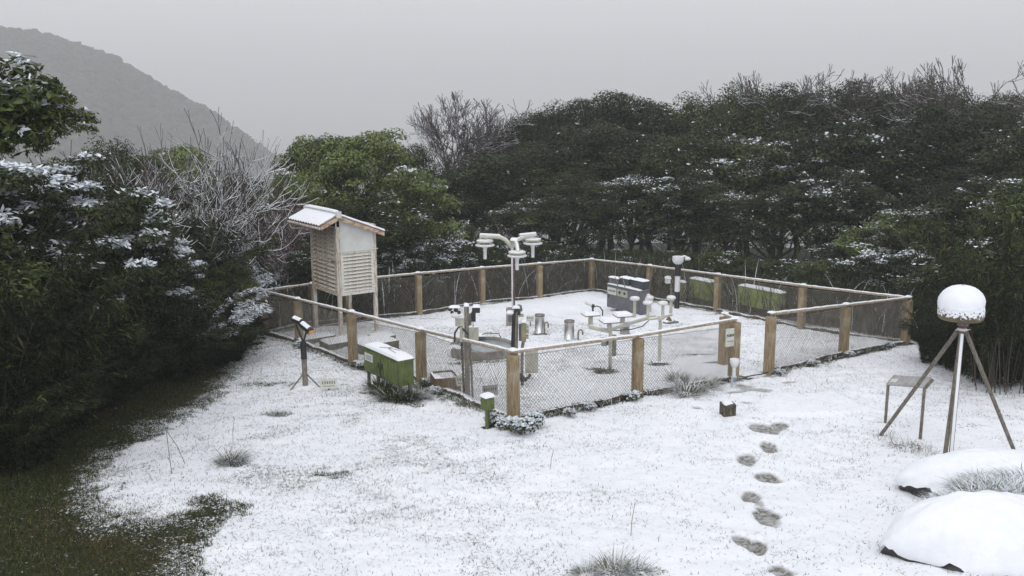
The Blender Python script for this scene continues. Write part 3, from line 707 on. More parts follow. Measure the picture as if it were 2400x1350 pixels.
tree('brightsnow', 690, 30, 392, 1.25, 'snow-flecked shrubby tree left of the bright pair', g3)
tree('darkC', 880, 30, 440, 2.2, 'dark green bushy tree just behind the shelter roof', g3)
tree('snowA', 760, 29, 478, 1.3, 'snowy bush peeping over the shelter roof', g3)
g4 = 'trees at the left behind the bare tree'
tree('darkC', 300, 27, 318, 2.0, 'dark evergreen behind the left side of the snow-lined bare tree', g4)
tree('bright', 415, 29, 328, 1.7, 'olive-topped evergreen behind the middle of the snow-lined bare tree', g4)
tree('darkA', 520, 30, 405, 2.2, 'dark evergreen behind the right side of the snow-lined bare tree', g4)
tree('darkB', 230, 23, 400, 1.8, 'dark evergreen left of the snow-lined bare tree', g4)
tree('darkA', 610, 29, 470, 1.8, 'dark low evergreen between the bare tree and the shelter', g4)
tree('darkB', 400, 22, 500, 1.7, 'dark low evergreen under the snow-lined bare tree', g4)

# bare trees
def bare(u, y, vtop, me, H0, label, w=1.0, group='bare trees'):
    p = at_depth(u, y); h = hz(p, vtop); k = h/H0
    e = thing('bare_tree', label, 'bare tree', p, 0, group)
    link('branches', me, e, scale=(k*w, k*w, k)); return e
bt1 = bare_mesh('bt1', 41, 8, 0.3, 0.10, 'barktwig', 1, 6, 0.22, (2, 3), 0.74, 0.62, 0.010)
bt2 = bare_mesh('bt2', 47, 6, 1.25, 0.06, 'barksnow', 9, 4, 0.22, (2, 3), 0.80, 0.58, 0.011)
bt3 = bare_mesh('bt3', 43, 8, 0.7, 0.07, 'barktwig', 3, 6, 0.22, (2, 3), 0.74, 0.6, 0.009)
bt4 = bare_mesh('bt4', 44, 3, 1.0, 0.02, 'twigred', 12, 4, 0.2, (2, 3), 0.75, 0.7, 0.005)
bare(1045, 43, 210, bt1, 8, 'forked bare tree with a wide round head on the skyline right of centre-left', 1.15)
bare(1105, 46, 240, bt3, 8, 'slender bare tree leaning out beside the forked one', 0.6)
bare(455, 23.5, 250, bt2, 6, 'many-stemmed bare tree with snow-lined branches left of the shelter', 0.72)
bare(350, 24, 290, bt2, 6, 'thin bare tree behind and left of the snow-lined one', 0.5)
bare(1915, 43, 155, bt3, 8, 'bare twiggy tree on the skyline of the right-hand wood, the left tuft', 0.9)
bare(2040, 43, 160, bt3, 8, 'bare twiggy tree on the skyline of the right-hand wood, the right tuft', 0.8)
bare(2370, 37, 118, bt3, 8, 'pale bare tree at the top right corner', 0.85)
bare(170, 18, 330, bt4, 3, 'reddish bare bush behind the snowy shrubs on the left', 0.9)
bare(655, 27, 400, bt4, 3, 'grey bare bush between the bare tree and the snow-flecked tree', 0.5)
bare(1170, 34, 520, bt4, 3, 'bare bush at the wood edge behind the instrument mast', 0.7)

# left bank: broadleaf shrubs and drooping bamboo grass
BAM = bamboo_mesh('bamboo_leaves', 51, 60, 1.3, 2.6, 0.18, 0.026, 0.0, 0.95, 300, t0=.04)
BAMS = bamboo_mesh('bamboo_leaves_snowy', 52, 55, 1.2, 2.0, 0.15, 0.022, 0.85, 1.15, 260, t0=.1)
BAMT = bamboo_mesh('bamboo_leaves_tall', 53, 55, 1.2, 3.2, 0.19, 0.026, 0.0, 0.8, 240)
def bamboo(var, p, k, kz, label, rz=None, group='bamboo grass clumps along the left bank'):
    e = thing('bamboo_clump', label, 'bamboo grass', p, rr.uniform(0, 6) if rz is None else rz, group)
    link('leaves', var[0], e, scale=(k, k, kz)); link('stem', var[1], e, scale=(k, k, kz))['kind'] = 'stuff'; return e
def bam_at(var, u, v, R, vtop, H0, label, back=0.6, **kw):
    p = G(u, v); q = onG(p.x+(-0.35)*back, p.y+back); h = hz(q, vtop)
    return bamboo(var, q, R, h/H0, label, **kw)
bam_at(BAMT, -60, 1120, 1.0, 560, 3.0, 'dark bamboo grass hanging over the lawn at the left edge of the photo', 1.0)
bam_at(BAM, 60, 1060, 1.0, 640, 2.6, 'dark bamboo clump at the lawn edge, nearest to the left corner', 1.1)
bam_at(BAM, 150, 985, 0.95, 690, 2.6, 'dark bamboo clump drooping onto the bare turf', 1.1)
bam_at(BAM, 250, 945, 0.9, 720, 2.6, 'dark bamboo clump with pale streaked leaves, mid-bank', 1.2)
bam_at(BAM, 345, 905, 0.9, 690, 2.6, 'dark bamboo clump left of the snowy arching one', 1.2)
bam_at(BAMS, 480, 862, 0.95, 695, 2.0, 'arching bamboo clump with a back of snow above the bare turf', 1.0)
bam_at(BAMT, 130, 900, 1.2, 520, 3.0, 'tall dark bamboo behind the drooping clumps', 2.6)
bam_at(BAMT, 290, 860, 1.2, 560, 3.0, 'tall dark bamboo in the shadowed hollow of the bank', 2.6)
bam_at(BAMS, 545, 806, 0.8, 640, 2.0, 'snow-covered bamboo clump left of the fence corner post', 1.4)
bam_at(BAMS, 640, 755, 0.8, 606, 2.0, 'snow-covered bamboo clump behind the left fence corner', 2.2)
bam_at(BAMS, 480, 800, 1.0, 640, 2.0, 'snow-topped bamboo clump under the bare tree', 2.6)
bam_at(BAM, 575, 806, 0.35, 745, 2.6, 'small dark bamboo tuft at the foot of the fence corner post', 0.5)
bam_at(BAMT, 410, 850, 1.1, 600, 3.0, 'tall bamboo behind the snowy arching clump', 2.4)
bam_at(BAM, 690, 745, 0.8, 600, 2.6, 'green bamboo clump left of the shelter beyond the fence', 1.8)
bam_at(BAM, 400, 892, 0.8, 760, 2.6, 'low dark bamboo clump at the foot of the snowy arching one', .5)
bam_at(BAM, 500, 858, 0.7, 760, 2.6, 'low dark bamboo clump right of the snowy arching one', .5)
bam_at(BAM, 200, 965, 0.8, 820, 2.6, 'low dark bamboo tuft spilling onto the turf, mid-bank', .4)
bam_at(BAM, 0, 1105, 0.8, 880, 2.6, 'low dark bamboo tuft spilling onto the turf at the left edge', .4)
gR = 'bamboo grass at the right edge of the lawn'
bam_at(BAM, 2250, 862, 0.45, 740, 2.6, 'low dark bamboo behind the left leg of the tripod', .5, group=gR)
bam_at(BAM, 2320, 880, 0.5, 710, 2.6, 'low dark bamboo between the tripod legs', .5, group=gR)
bam_at(BAM, 2385, 905, 0.6, 670, 2.6, 'dark bamboo right of the tripod', .5, group=gR)
bam_at(BAMT, 2440, 930, 0.9, 560, 3.0, 'tall dark bamboo at the right edge of the photo', .6, group=gR)
g5 = 'broadleaf shrubs on the left bank'
def near(var, x, y, vtop, R, label):
    p = onG(x, y); h = hz(p, vtop); e = thing('evergreen_shrub', label, 'shrub', p, rr.uniform(0, 6), g5)
    k = R/RV[var]; link('crown', VAR[var][0], e, scale=(k, k, h/HV[var])); link('trunk', VAR[var][1], e, scale=(k, k, h/HV[var]))
near('near', -8.2, 14.2, 360, 1.8, 'snow-dusted broadleaf shrub at the left edge under the overhanging branch')
near('near', -7.3, 15.8, 395, 1.6, 'snow-dusted broadleaf shrub, second from the left edge')
near('nearB', -8.4, 13.0, 480, 1.7, 'dark green broadleaf shrub low at the left edge')
near('near', -7.3, 17.4, 470, 1.3, 'snowy shrub standing left of the bare tree')
near('near', -7.2, 18.8, 550, 1.0, 'snow-capped shrub in front of the bare tree foot')
near('nearB', -7.7, 15.0, 520, 1.4, 'dark shrub filling the hollow of the left bank')
near('nearB', -7.6, 16.4, 600, 1.1, 'dark low shrub above the shadowed bank')
near('nearB', -9.2, 16.5, 330, 2.0, 'tall dark shrub behind the snowy ones at the left edge')
near('nearB', -6.9, 21.8, 590, 1.0, 'green shrub under the right side of the bare tree')
near('nearB', -5.4, 26.2, 560, 1.2, 'green shrub between the bare tree and the shelter')
# overhanging branch at the top left: its tree stands outside the frame
OV = crown_mesh('overhang', 61, 0.95, 1.5, 0.0, 46, 5200, 0.125, 0.042, 'leafmid', 0.42, flat=0.55, rc=(0.2, 0.32), tintb=0.1)
e = thing('overhanging_tree', 'broadleaf tree reaching in from the top left corner with snow on its leaves', 'tree', onG(-6.6, 9.6), 0)
ob = -e.location.z
for i, (u, v, y, k) in enumerate(((20, 290, 10.2, 0.75), (75, 262, 10.6, 0.45), (140, 305, 10.4, 0.36), (-70, 300, 10.0, 1.0), (40, 345, 10.3, 0.4))):
    w = CAMP+ray(u, v)*(y/ray(u, v).y); q = w-e.location
    link('crown', OV[0], e, loc=(q.x, q.y, q.z-0.75*k), rotz=i*1.3, scale=(k, k, k))
t = MB(); w1 = CAMP+ray(130, 310)*(10.4/ray(130, 310).y)-e.location
t.tube([(0, 0, -.2), (-.05, .1, 1.5), (0.1, .2, 2.9), (0.5, .4, 3.7), (0.9, .6, w1.z-.1), tuple(w1)], [.09, .08, .06, .04, .025, .01], 8).build('trunk', 'bark', e)

# low shrubs and undergrowth beyond the fence
g6 = 'low shrubs beyond the far fence'
def shrub(var, u, y, vtop, R, label):
    p = at_depth(u, y); h = max(hz(p, vtop), .4); e = thing('low_shrub', label, 'shrub', p, rr.uniform(0, 6), g6)
    k = R/RV[var]; link('crown', VAR[var][0], e, scale=(k, k, h/HV[var])); link('trunk', VAR[var][1], e, scale=(k, k, h/HV[var]))
shrub('shrub', 920, 28.5, 592, 0.8, 'snow-covered low shrub right of the shelter')
shrub('shrub', 985, 29.5, 575, 0.9, 'snowy low shrub behind the second far-left bay')
shrub('shrub', 1060, 30.5, 562, 1.1, 'snowy shrub left of the instrument mast head')
shrub('shrubB', 1130, 31.5, 560, 1.1, 'green shrub with snow behind the mast arms')
shrub('shrub', 1185, 32.5, 575, 0.9, 'snow-flecked shrub right behind the mast')
shrub('shrubB', 1260, 33.5, 570, 1.2, 'dark leafy shrub behind the mast right arm')
shrub('shrubB', 905, 29.5, 560, 0.9, 'dark green shrub close to the right side of the shelter')
shrub('shrubB', 1340, 34.5, 575, 1.2, 'dark low shrub behind the far fence corner')
shrub('shrubB', 1460, 34.0, 585, 1.3, 'dark low shrub above the grey cabinet')
shrub('shrubB', 1580, 33.0, 590, 1.2, 'dark low shrub behind the striped post')
shrub('shrubB', 1700, 30.5, 590, 1.2, 'dark low shrub behind the first green box')
shrub('shrubB', 1830, 28.5, 610, 1.2, 'dark low shrub behind the long green box')
shrub('shrubB', 1940, 26.5, 610, 1.2, 'dark low shrub behind the right fence')
shrub('shrub', 2030, 25.5, 590, 1.1, 'snowy shrub beyond the right fence corner')
shrub('shrub', 2120, 25.0, 590, 1.1, 'snowy shrub just right of the fence corner')
shrub('shrubB', 2190, 22.6, 640, 1.0, 'dark shrub left of the dome antenna')
shrub('shrubB', 2270, 21.5, 600, 1.3, 'dark shrub behind the dome antenna')
shrub('shrub', 2345, 20.5, 560, 1.3, 'snow-flecked shrub right of the dome antenna')
shrub('shrubB', 2420, 18.5, 560, 1.5, 'dark shrub cut by the right edge beside the tripod')
shrub('shrubB', 2400, 20.5, 470, 1.5, 'tall dark shrub at the right edge')
shrub('shrubB', 1650, 29.2, 668, 0.45, 'small leafy creeper between the green boxes')
shrub('shrubB', 1720, 27.4, 690, 0.45, 'small creeper left of the long green box')
shrub('shrubB', 1560, 31.2, 648, 0.6, 'leafy bush left of the striped post beyond the fence')
g = np.random.default_rng(77)
Vs = []; Fs = []; ts = []; sn_ = []; off = 0
for seg_a, seg_b, n_, d0, d1 in ((B, Cc, 3600, 0.3, 2.6), (Cc, D, 4600, 0.3, 2.8)):
    ax = np.array(seg_b-seg_a)[:2]; Ln = np.linalg.norm(ax); ax = ax/Ln; nr = np.array([-ax[1], ax[0]]);
    if nr[1] < 0: nr = -nr
    def bf(k):
        c = g.uniform(-0.1, 1.1, 60); t = c[g.integers(0, 60, k)]+g.normal(0, 0.02, k); d = g.uniform(d0, d1, k)
        xy = np.array([seg_a.x, seg_a.y])+ax*Ln*t[:, None]+nr*d[:, None]
        return np.stack([xy[:, 0], xy[:, 1], gz(xy[:, 0], xy[:, 1])-0.02], 1)
    V, Fq = ribbons(g, n_, bf, 1.5, 0.028, 0.22, 0.9, 5)
    Vs.append(V); Fs.append(Fq+off); off += len(V); ts.append(np.repeat(np.clip(g.normal(0.42, 0.2, n_), 0, 1), 5)); sn_.append(np.repeat(g.random(n_) < 0.03, 5))
o = link('reed_undergrowth', np_mesh('reeds', np.concatenate(Vs), np.concatenate(Fs), [M['reed'], M['leafsnow']], np.concatenate(sn_).astype(int), tint=np.concatenate(ts)))
tag(o, 'tangle of dark reeds and dry blades growing outside the far fence', 'undergrowth', kind='stuff')
# dry vines/reeds hanging in front of the wood: tall cane tufts
CANE = tuft_mesh('cane', 81, 150, 0.5, 2.4, 0.03, 0.16, 0.8, 'reed', 0.03, 6, 0.5)
for i, (u, y, vt, lab) in enumerate(((1085, 32.5, 520, 'tall dry cane tuft left of the mast head'), (1130, 33.5, 515, 'tall green cane tuft behind the mast'), (1290, 34.5, 500, 'tall dry cane tuft right of the mast'),
        (1375, 35.5, 520, 'tall dry cane tuft behind the far corner post'), (1620, 33, 520, 'tall dry cane tuft right of the striped post'), (1735, 31, 545, 'tall dry cane tuft behind the right-hand fence'),
        (1860, 29, 560, 'tall dry cane tuft above the long green box'), (2240, 23.5, 470, 'tall cane tuft behind the dome antenna'), (940, 30.5, 520, 'tall cane tuft right of the shelter roof'))):
    p = at_depth(u, y); h = hz(p, vt); tag(link('cane_tuft', CANE, None, p, i*1.1, (h/2.2*1.1, h/2.2*1.1, h/2.2)), lab, 'reeds', 'cane tufts at the wood edge')

# ------------------------------------------------------------------ fence
fence = thing('chain_link_fence', 'low chain-link fence on wood-grain posts round the instrument lawn', 'fence', A, RZ)
FH = 1.11
def fl_(p): return loc_(p, A, RZ)
PW = 0.155
POSTS = {}
def mk_post(key, u, v, vt, u_t=None):
    p = G(u, v); h = hz(p, vt); POSTS[key] = (p, h)
    m = MB(); m.cbox((0, 0, h/2-0.06), (PW, PW, h+0.06), 0.016)
    # recessed centre groove on the faces: thin battens proud of the body
    for sx_, sy_ in ((1, 0), (-1, 0), (0, 1), (0, -1)):
        for q in (-1, 1):
            c = (sx_*(PW/2+0.002)+(0 if sx_ else q*PW*0.27), sy_*(PW/2+0.002)+(0 if sy_ else q*PW*0.27), h/2-0.06)
            m.box(c, (0.008 if sx_ else PW*0.30, 0.008 if sy_ else PW*0.30, h+0.05))
    o = m.build('post', 'post', fence, fl_(p)); return p, h
SP = [('A',1203,985,828),('a1',988,892,776),('a2',828,852,735),('a3',702,803,704),('B',620,782,684),('b0',735,758,668),('b01',815,752,660),('b1',982,735.5,643),('b2',1130,711,630),('b3',1264,699,620),('C',1386,681,610),
      ('c1',1521,699,625),('c2',1680,729,646),('c3',1877,769,672),('D',2121,806,701),('d1',1493,928,790),('g1',1718,890,752),('g0',1694,858,740),('g2',1801,874,739),('d2',1976,830,718)]
for s_ in SP: mk_post(*s_)
def top(k): p, h = POSTS[k]; return Vector((p.x, p.y, p.z+h))
def panel(k1, k2, meshed=True, kerb=True, km='kerb'):
    p, q = top(k1), top(k2); a, b = fl_(p), fl_(q); d = b-a; Ln = d.length; dh = Vector((d.x, d.y, 0)).normalized()
    nrmv = Vector((-dh.y, dh.x, 0))
    rot = Matrix((d.normalized(), nrmv, d.normalized().cross(nrmv))).transposed()
    n_ = max(2, int(Ln/0.12))
    m = MB(); mid = (a+b)/2+Vector((0, 0, 0.03)); m.tube([a+d*i/6+Vector((0, 0, 0.028)) for i in range(-0, 7)], 0.034, 10)
    m.build('top_rail', 'rail', fence)
    sn = MB(); rnd = random.Random(hash(k1+k2) % 999 if False else sum(map(ord, k1+k2)))
    pts = [a+d*i/n_+Vector((0, 0, 0.058+rnd.uniform(-0.003, 0.004))) for i in range(n_+1)]
    vs = []
    for pp in pts:
        w = 0.028+rnd.uniform(-0.004, 0.003); t_ = 0.017+rnd.uniform(-0.006, 0.006)
        for aa in range(7):
            an = PI*aa/6; vs.append(pp+nrmv*math.cos(an)*w+Vector((0, 0, math.sin(an)*t_-0.010)))
    fs = [(i*7+j, i*7+j+1, (i+1)*7+j+1, (i+1)*7+j) for i in range(n_) for j in range(6)]
    sn.add(vs, fs, True); sn.build('snow_strip', 'snow', fence)
    if meshed:
        gp1, gp2 = POSTS[k1], POSTS[k2]; ha, hb = gp1[1]-0.02, gp2[1]-0.02
        a0 = fl_(gp1[0]); b0 = fl_(gp2[0]); Lh = (b0-a0).length; st = 0.062
        segs = []
        def P(s, t): # s along 0..Lh, t 0..1 height
            f = s/Lh; base = a0.lerp(b0, f); return np.array((base.x, base.y, base.z+t))
        Hm = min(ha, hb); z0 = 0.05
        nn = int(Lh/st)+int(Hm/st)+2
        g_ = np.random.default_rng(len(SP)+nn)
        for sgn in (1, -1):
            for i in range(-int(Hm/st)-1, int(Lh/st)+2):
                s0 = i*st if sgn > 0 else i*st+Hm
                # line s = s0 + sgn*(t) within the panel
                t0, t1 = z0, Hm
                sa, sb = s0+sgn*t0*0.92, s0+sgn*t1*0.92
                def clipv(sa, sb, t0, t1):
                    if sa == sb: return None
                    for lim in (0.0, Lh):
                        inside_a = 0 <= sa <= Lh; inside_b = 0 <= sb <= Lh
                    ts = []
                    ta = max(0.0, min(1.0, (0-sa)/(sb-sa))) if sb != sa else 0
                    tb = max(0.0, min(1.0, (Lh-sa)/(sb-sa)))
                    lo, hi = min(ta, tb), max(ta, tb)
                    if hi-lo < 0.02: return None
                    return sa+(sb-sa)*lo, sa+(sb-sa)*hi, t0+(t1-t0)*lo, t0+(t1-t0)*hi
                r_ = clipv(sa, sb, t0, t1)
                if r_ is None: continue
                s1, s2, h1, h2 = r_
                k = max(1, int(abs(h2-h1)/0.25)); ox = np.array(nrmv)*0.004*sgn
                pr = P(s1, h1)+ox
                for j in range(1, k+1):
                    f = j/k; nx_ = P(s1+(s2-s1)*f, h1+(h2-h1)*f)+ox+(g_.normal(0, 0.004, 3) if j < k else 0)
                    segs.append((pr, nx_, 0.0034, 0.0034)); pr = nx_
        for t in (0.06, Hm-0.01):   # selvedge and tension wires
            segs.append((P(0, t), P(Lh, t), 0.0045, 0.0045))
        V, Fq = segs_mesh(segs, 3)
        o = link('wire_mesh', np_mesh('wire_mesh', V, Fq, [M['wire']]), fence); o['kind'] = 'stuff'
    if kerb:
        a0, b0 = fl_(POSTS[k1][0]), fl_(POSTS[k2][0]); m = MB(); K = max(3, int((b0-a0).length/0.35)); rnd = random.Random(K)
        vs = []
        for i in range(K+1):
            c = a0.lerp(b0, i/K); w = 0.055+rnd.uniform(-.008, .012); hh = 0.075+rnd.uniform(-0.02, 0.02)
            for sx_, zz in ((-w, -0.12), (-w, hh-.012), (-w*.75, hh), (w*.75, hh), (w, hh-.012), (w, -0.12)): vs.append(c+nrmv*sx_+Vector((0, 0, zz)))
        fs = [(i*6+j, i*6+j+1, (i+1)*6+j+1, (i+1)*6+j) for i in range(K) for j in range(5)]
        m.add(vs, fs); m.build('kerb', km, fence)
CH = ['g2', 'd2', 'D', 'c3', 'c2', 'c1', 'C', 'b3', 'b2', 'b1', 'b01', 'b0', 'B', 'a3', 'a2', 'a1', 'A', 'd1', 'g1']
for i in range(len(CH)-1):
    panel(CH[i], CH[i+1], km='kerbrust' if CH[i] in ('A', 'd1', 'g2') else 'kerb')
panel('g1', 'g0', meshed=False, kerb=False)
for k in POSTS:
    sn = MB(); sn.cap((0, 0, 0), (0.11, 0.11), 0.03, n=6, seed=len(k)); 
    sn.build('snow_cap', 'snow', fence, fl_(top(k))+Vector((0, 0, 0.055)))

# ------------------------------------------------------------------ louvred shelter
O = G(798, 787)
sh = thing('louvred_shelter', 'white louvred instrument shelter with a snow-covered tiled roof', 'instrument shelter', O, RZ)
hb = hz(O, 695)             # underside of the body
ht = hz(O, 531)             # wall plate at the near corner
Wx = tu(O+Vector((0, 0, hb)), EX, 885)
Wy = tu(O+Vector((0, 0, hb)), EY, 733)
def px_h(v0, v1): return abs(hz(O, v0)-hz(O, v1))
lw = 0.085
for (x, y) in ((lw/2, lw/2), (Wx-lw/2, lw/2), (lw/2, Wy-lw/2), (Wx-lw/2, Wy-lw/2)):
    m = MB(); m.box((x, y, (ht-0.02)/2-0.06), (lw, lw, ht+0.1)); m.build('leg', 'white_leg', sh)
MB().bbox((lw, lw, hb+.01), (Wx-lw, Wy-lw, hb+0.05)).build('floor_board', 'white_wood', sh)
MB().bbox((lw, lw+.02, hb+.06), (Wx-lw, Wy-lw-.02, ht-0.03)).build('shade_filler', 'dark', sh)  # added dark filler: paints the shade seen through the louvres
gh = hb+(ht-hb)*0.63        # top of the right-hand louvre panel
def louvres(parent, x0, x1, z0, z1, n, axis_, depth_y, matn):
    m = MB(); pitch = (z1-z0)/n
    for i in range(n):
        z = z0+(i+0.5)*pitch
        if axis_ == 'x': rot = Matrix.Rotation(math.radians(52), 3, 'X'); mm = MB().box((0, 0, 0), (x1-x0, pitch*0.95, 0.010), rot); loc = ((x0+x1)/2, depth_y, z)
        else: rot = Matrix.Rotation(math.radians(38), 3, 'Y') ; mm = MB().box((0, 0, 0), (pitch*0.98, x1-x0, 0.010), Matrix.Rotation(math.radians(-52), 3, 'Y')); loc = (depth_y, (x0+x1)/2, z)
        link('slat', None if False else mm.mesh('slat', matn), parent, loc)
# right (gable) side panel, faces -y
fw = 0.07
rp = MB(); y0 = -0.012; y1 = 0.028
rp.bbox((lw+.002, y0, hb), (lw+fw, y1, gh)); rp.bbox((Wx-lw-fw, y0, hb), (Wx-lw-.002, y1, gh)); rp.bbox((lw+fw, y0, hb), (Wx-lw-fw, y1, hb+fw*1.1)); rp.bbox((lw+fw, y0, gh-fw*.8), (Wx-lw-fw, y1, gh))
rpo = rp.build('louvre_panel', 'white_wood', sh)
louvres(rpo, lw+fw, Wx-lw-fw, hb+fw*1.1, gh-fw*.8, 11, 'x', 0.012, 'white_wood')
MB().bbox((0, -0.035, gh), (Wx+0.03, 0.0, gh+0.02)).build('drip_ledge', 'white_clean', sh)
# roof numbers
s_o = sc(O)
over = 0.14
xl = tu(O+Vector((0, 0, ht)) - EY*over, EX, 752)      # left eave
xr = Wx+0.16
zr = ht+0.16; 
pz = lambda v, off: None
# ridge height so that the apex is seen at row 508
Oa = O-EY*over
zr = hz(Oa, 509); zl = hz(Oa+EX*xl, 533); zR = hz(Oa+EX*xr, 546)
gw = MB(); yb = 0.012
zt = lambda x: (zr+(zl-zr)*(x/xl) if x < 0 else zr+(zR-zr)*(x/xr))-0.05
vs = [(lw, -0.004, gh+.02), (Wx-lw, -0.004, gh+.02), (Wx-lw, -0.004, zt(Wx-lw)), (lw, -0.004, zt(lw)), (lw, .02, gh+.02), (Wx-lw, .02, gh+.02), (Wx-lw, .02, zt(Wx-lw)), (lw, .02, zt(lw))]
gw.add(vs, [(0,1,2,3), (7,6,5,4), (3,2,6,7)]); gw.build('gable_board', 'white_clean', sh)
# left face: door with louvres, faces -x
dr = MB(); x0, x1 = -0.012, 0.028; dz0, dz1 = hb, ht-0.02; dm_ = hb+(dz1-hb)*0.50
dr.bbox((x0, lw, dz0), (x1, lw+fw*.9, dz1)); dr.bbox((x0, Wy-lw-fw*.9, dz0), (x1, Wy-lw, dz1))
for za, zb in ((dz0, dz0+fw*1.3), (dm_-fw*.7, dm_+fw*.7), (dz1-fw*.8, dz1)): dr.bbox((x0, lw+fw*.9, za), (x1, Wy-lw-fw*.9, zb))
dro = dr.build('door', 'door_wood', sh); dro['label'] = 'louvred door with peeling rust-stained paint'
louvres(dro, lw+fw*.9, Wy-lw-fw*.9, dz0+fw*1.3, dm_-fw*.7, 7, 'y', 0.012, 'door_wood')
louvres(dro, lw+fw*.9, Wy-lw-fw*.9, dm_+fw*.7, dz1-fw*.8, 7, 'y', 0.012, 'door_wood')
hd = MB(); hd.box((-0.03, lw+0.13, dm_), (0.02, 0.10, 0.018)); hd.box((-0.03, lw+.05, dm_+.005), (0.03, 0.04, 0.04)); hd.cyl((-.03, lw+.19, dm_-.04), (-.03, lw+.19, dm_+.03), .008); hd.build('handle', 'galv', dro)
# back and far sides
MB().bbox((Wx-.03, lw, hb), (Wx, Wy-lw, ht-.02)).build('back_panel', 'white_wood', sh)
MB().bbox((lw, Wy-.03, hb), (Wx-lw, Wy-.004, ht-.02)).build('side_panel', 'white_wood', sh)
# roof
ya_, yb_ = -over, Wy+over
rf = MB()
th_ = 0.035
for xe, ze in ((xl, zl), (xr, zR)):
    rf.add([(0, ya_+.015, zr-.02), (xe, ya_+.015, ze-.02), (xe, yb_-.015, ze-.02), (0, yb_-.015, zr-.02), (0, ya_+.015, zr-.02+th_), (xe, ya_+.015, ze-.02+th_), (xe, yb_-.015, ze-.02+th_), (0, yb_-.015, zr-.02+th_)],
           [(0,1,2,3), (7,6,5,4), (0,4,5,1), (1,5,6,2), (2,6,7,3)] )
rfo = rf.build('roof', 'fascia', sh)
nt_ = 12
for xe, ze in ((xl*1.10, zl+(zl-zr)*0.10), (xr*1.02, zR+(zR-zr)*.02)):
    for i in range(nt_):
        y = ya_+(i+0.5)*(yb_-ya_)/nt_; m = MB(); r = (yb_-ya_)/nt_*0.46
        m.tube([(0, 0, zr+.03), (xe*.5, 0, (zr+ze)/2+.03), (xe, 0, ze+.03)], r, 8)
        link('roof_tile', m.mesh('roof_tile', 'tile'), rfo, (0, y, 0))
# snow lying on the two slopes
sm = MB(); rnd = random.Random(4)
for xe, ze, f0, f1, th in ((xl*1.06, zl+(zl-zr)*0.06, 0.0, 0.97, .05), (xr, zR, 0.0, 0.99, .045)):
    k = 12; vs = []; ky = 36
    for j in range(ky+1):
        for i in range(k+1):
            f = f0+(f1-f0)*i/k; y = ya_+.01+(yb_-ya_-.02)*j/ky
            edge_ = min(1, (1-(i/k)**6))*min(1, (1-abs(2*j/ky-1)**14))
            vs.append((xe*f, y, zr+(ze-zr)*f+.045+(th*edge_)+0.012*abs(math.sin(PI*nt_*(j/ky)))*(1 if i > 1 else 0)-(.02 if i == k else 0)+rnd.uniform(-.003, .003)))
    q = k+1; sm.add(vs, [(j*q+i, j*q+i+1, (j+1)*q+i+1, (j+1)*q+i) for j in range(ky) for i in range(k)], True)
sm.build('roof_snow', 'snow', rfo)
rt = MB(); rt.tube([(0, ya_-.02, zr+.09), (0, yb_+.02, zr+.09)], .055, 12); rt.box((0, ya_-.03, zr+.06), (.13, .03, .15)); rt.box((0, yb_+.03, zr+.06), (.13, .03, .13)); rt.build('ridge_tile', 'white_clean', rfo)
MB().cap((0, (ya_+yb_)/2, zr+.12), (.11, yb_-ya_+.03), .045, n=10, seed=3).build('ridge_snow', 'snow', rfo)
# fascia boards on both gable ends and gutter with its pipe
for yy_ in (ya_, yb_):
    for xe, ze in ((xl, zl), (xr, zR)):
        d = Vector((xe, 0, ze-zr)); Ln = d.length; m = MB()
        ex = d.normalized(); m.add([Vector((0, yy_-.014, zr-.075)), Vector((xe, yy_-.014, ze-.075)), Vector((xe, yy_-.014, ze+.02)), Vector((0, yy_-.014, zr+.02)),
                                    Vector((0, yy_+.014, zr-.075)), Vector((xe, yy_+.014, ze-.075)), Vector((xe, yy_+.014, ze+.02)), Vector((0, yy_+.014, zr+.02))],
                                   [(0,1,2,3), (7,6,5,4), (0,4,5,1), (1,5,6,2), (2,6,7,3), (3,7,4,0)])
        m.build('fascia_board', 'fascia', rfo)
gt = MB(); gt.tube([(xl-.04, ya_, zl-.03), (xl-.04, yb_, zl-.03)], .035, 8); gt.build('gutter', 'white_leg', sh)
gp_ = MB(); gp_.tube([(xl-.03, yb_-.03, zl-.04), (xl-.02, yb_-.03, zl-.14), (xl+.03, yb_-.05, zl-.20), (-.02, Wy-.1, zl-.22)], .02, 8); gp_.build('downpipe', 'white_leg', sh)
MB().tube([(-.02, -.02, hb-.05), (-.02, -.02, zt(0)-.05)], .018, 8).build('conduit', 'white_leg', sh)

# stone steps and mossy kerbs round the shelter
def blk(name, u, v, wx, wy, h, matn, lab, cat, snow=True, group=None, rz=RZ):
    p = G(u, v); e = thing(name, lab, cat, p, rz, group)
    m = MB(); m.cbox((wx/2, wy/2, h/2-.08), (wx, wy, h+.16), .02); m.build('block', matn, e)
    if snow: MB().cap((wx/2, wy/2, h), (wx-.03, wy-.03), .035, n=12, seed=int(u)).build('snow_cap', 'snow', e)
    return e
gs = 'low mossy blocks round the shelter'
blk('concrete_block', 852, 832, 0.9, 0.75, 0.20, 'mossc', 'snow-topped mossy block right below the shelter', 'block', group=gs)
blk('concrete_block', 772, 822, 0.75, 0.55, 0.14, 'mossc', 'low snow-topped block behind the second fence post', 'block', group=gs)
blk('concrete_block', 706, 808, 0.9, 0.42, 0.10, 'mossc', 'low snowy block behind the black sensor head', 'block', group=gs)
blk('concrete_block', 885, 806, 0.5, 0.5, 0.14, 'mossc', 'green mossy block at the right leg of the shelter', 'block', snow=False, group=gs)

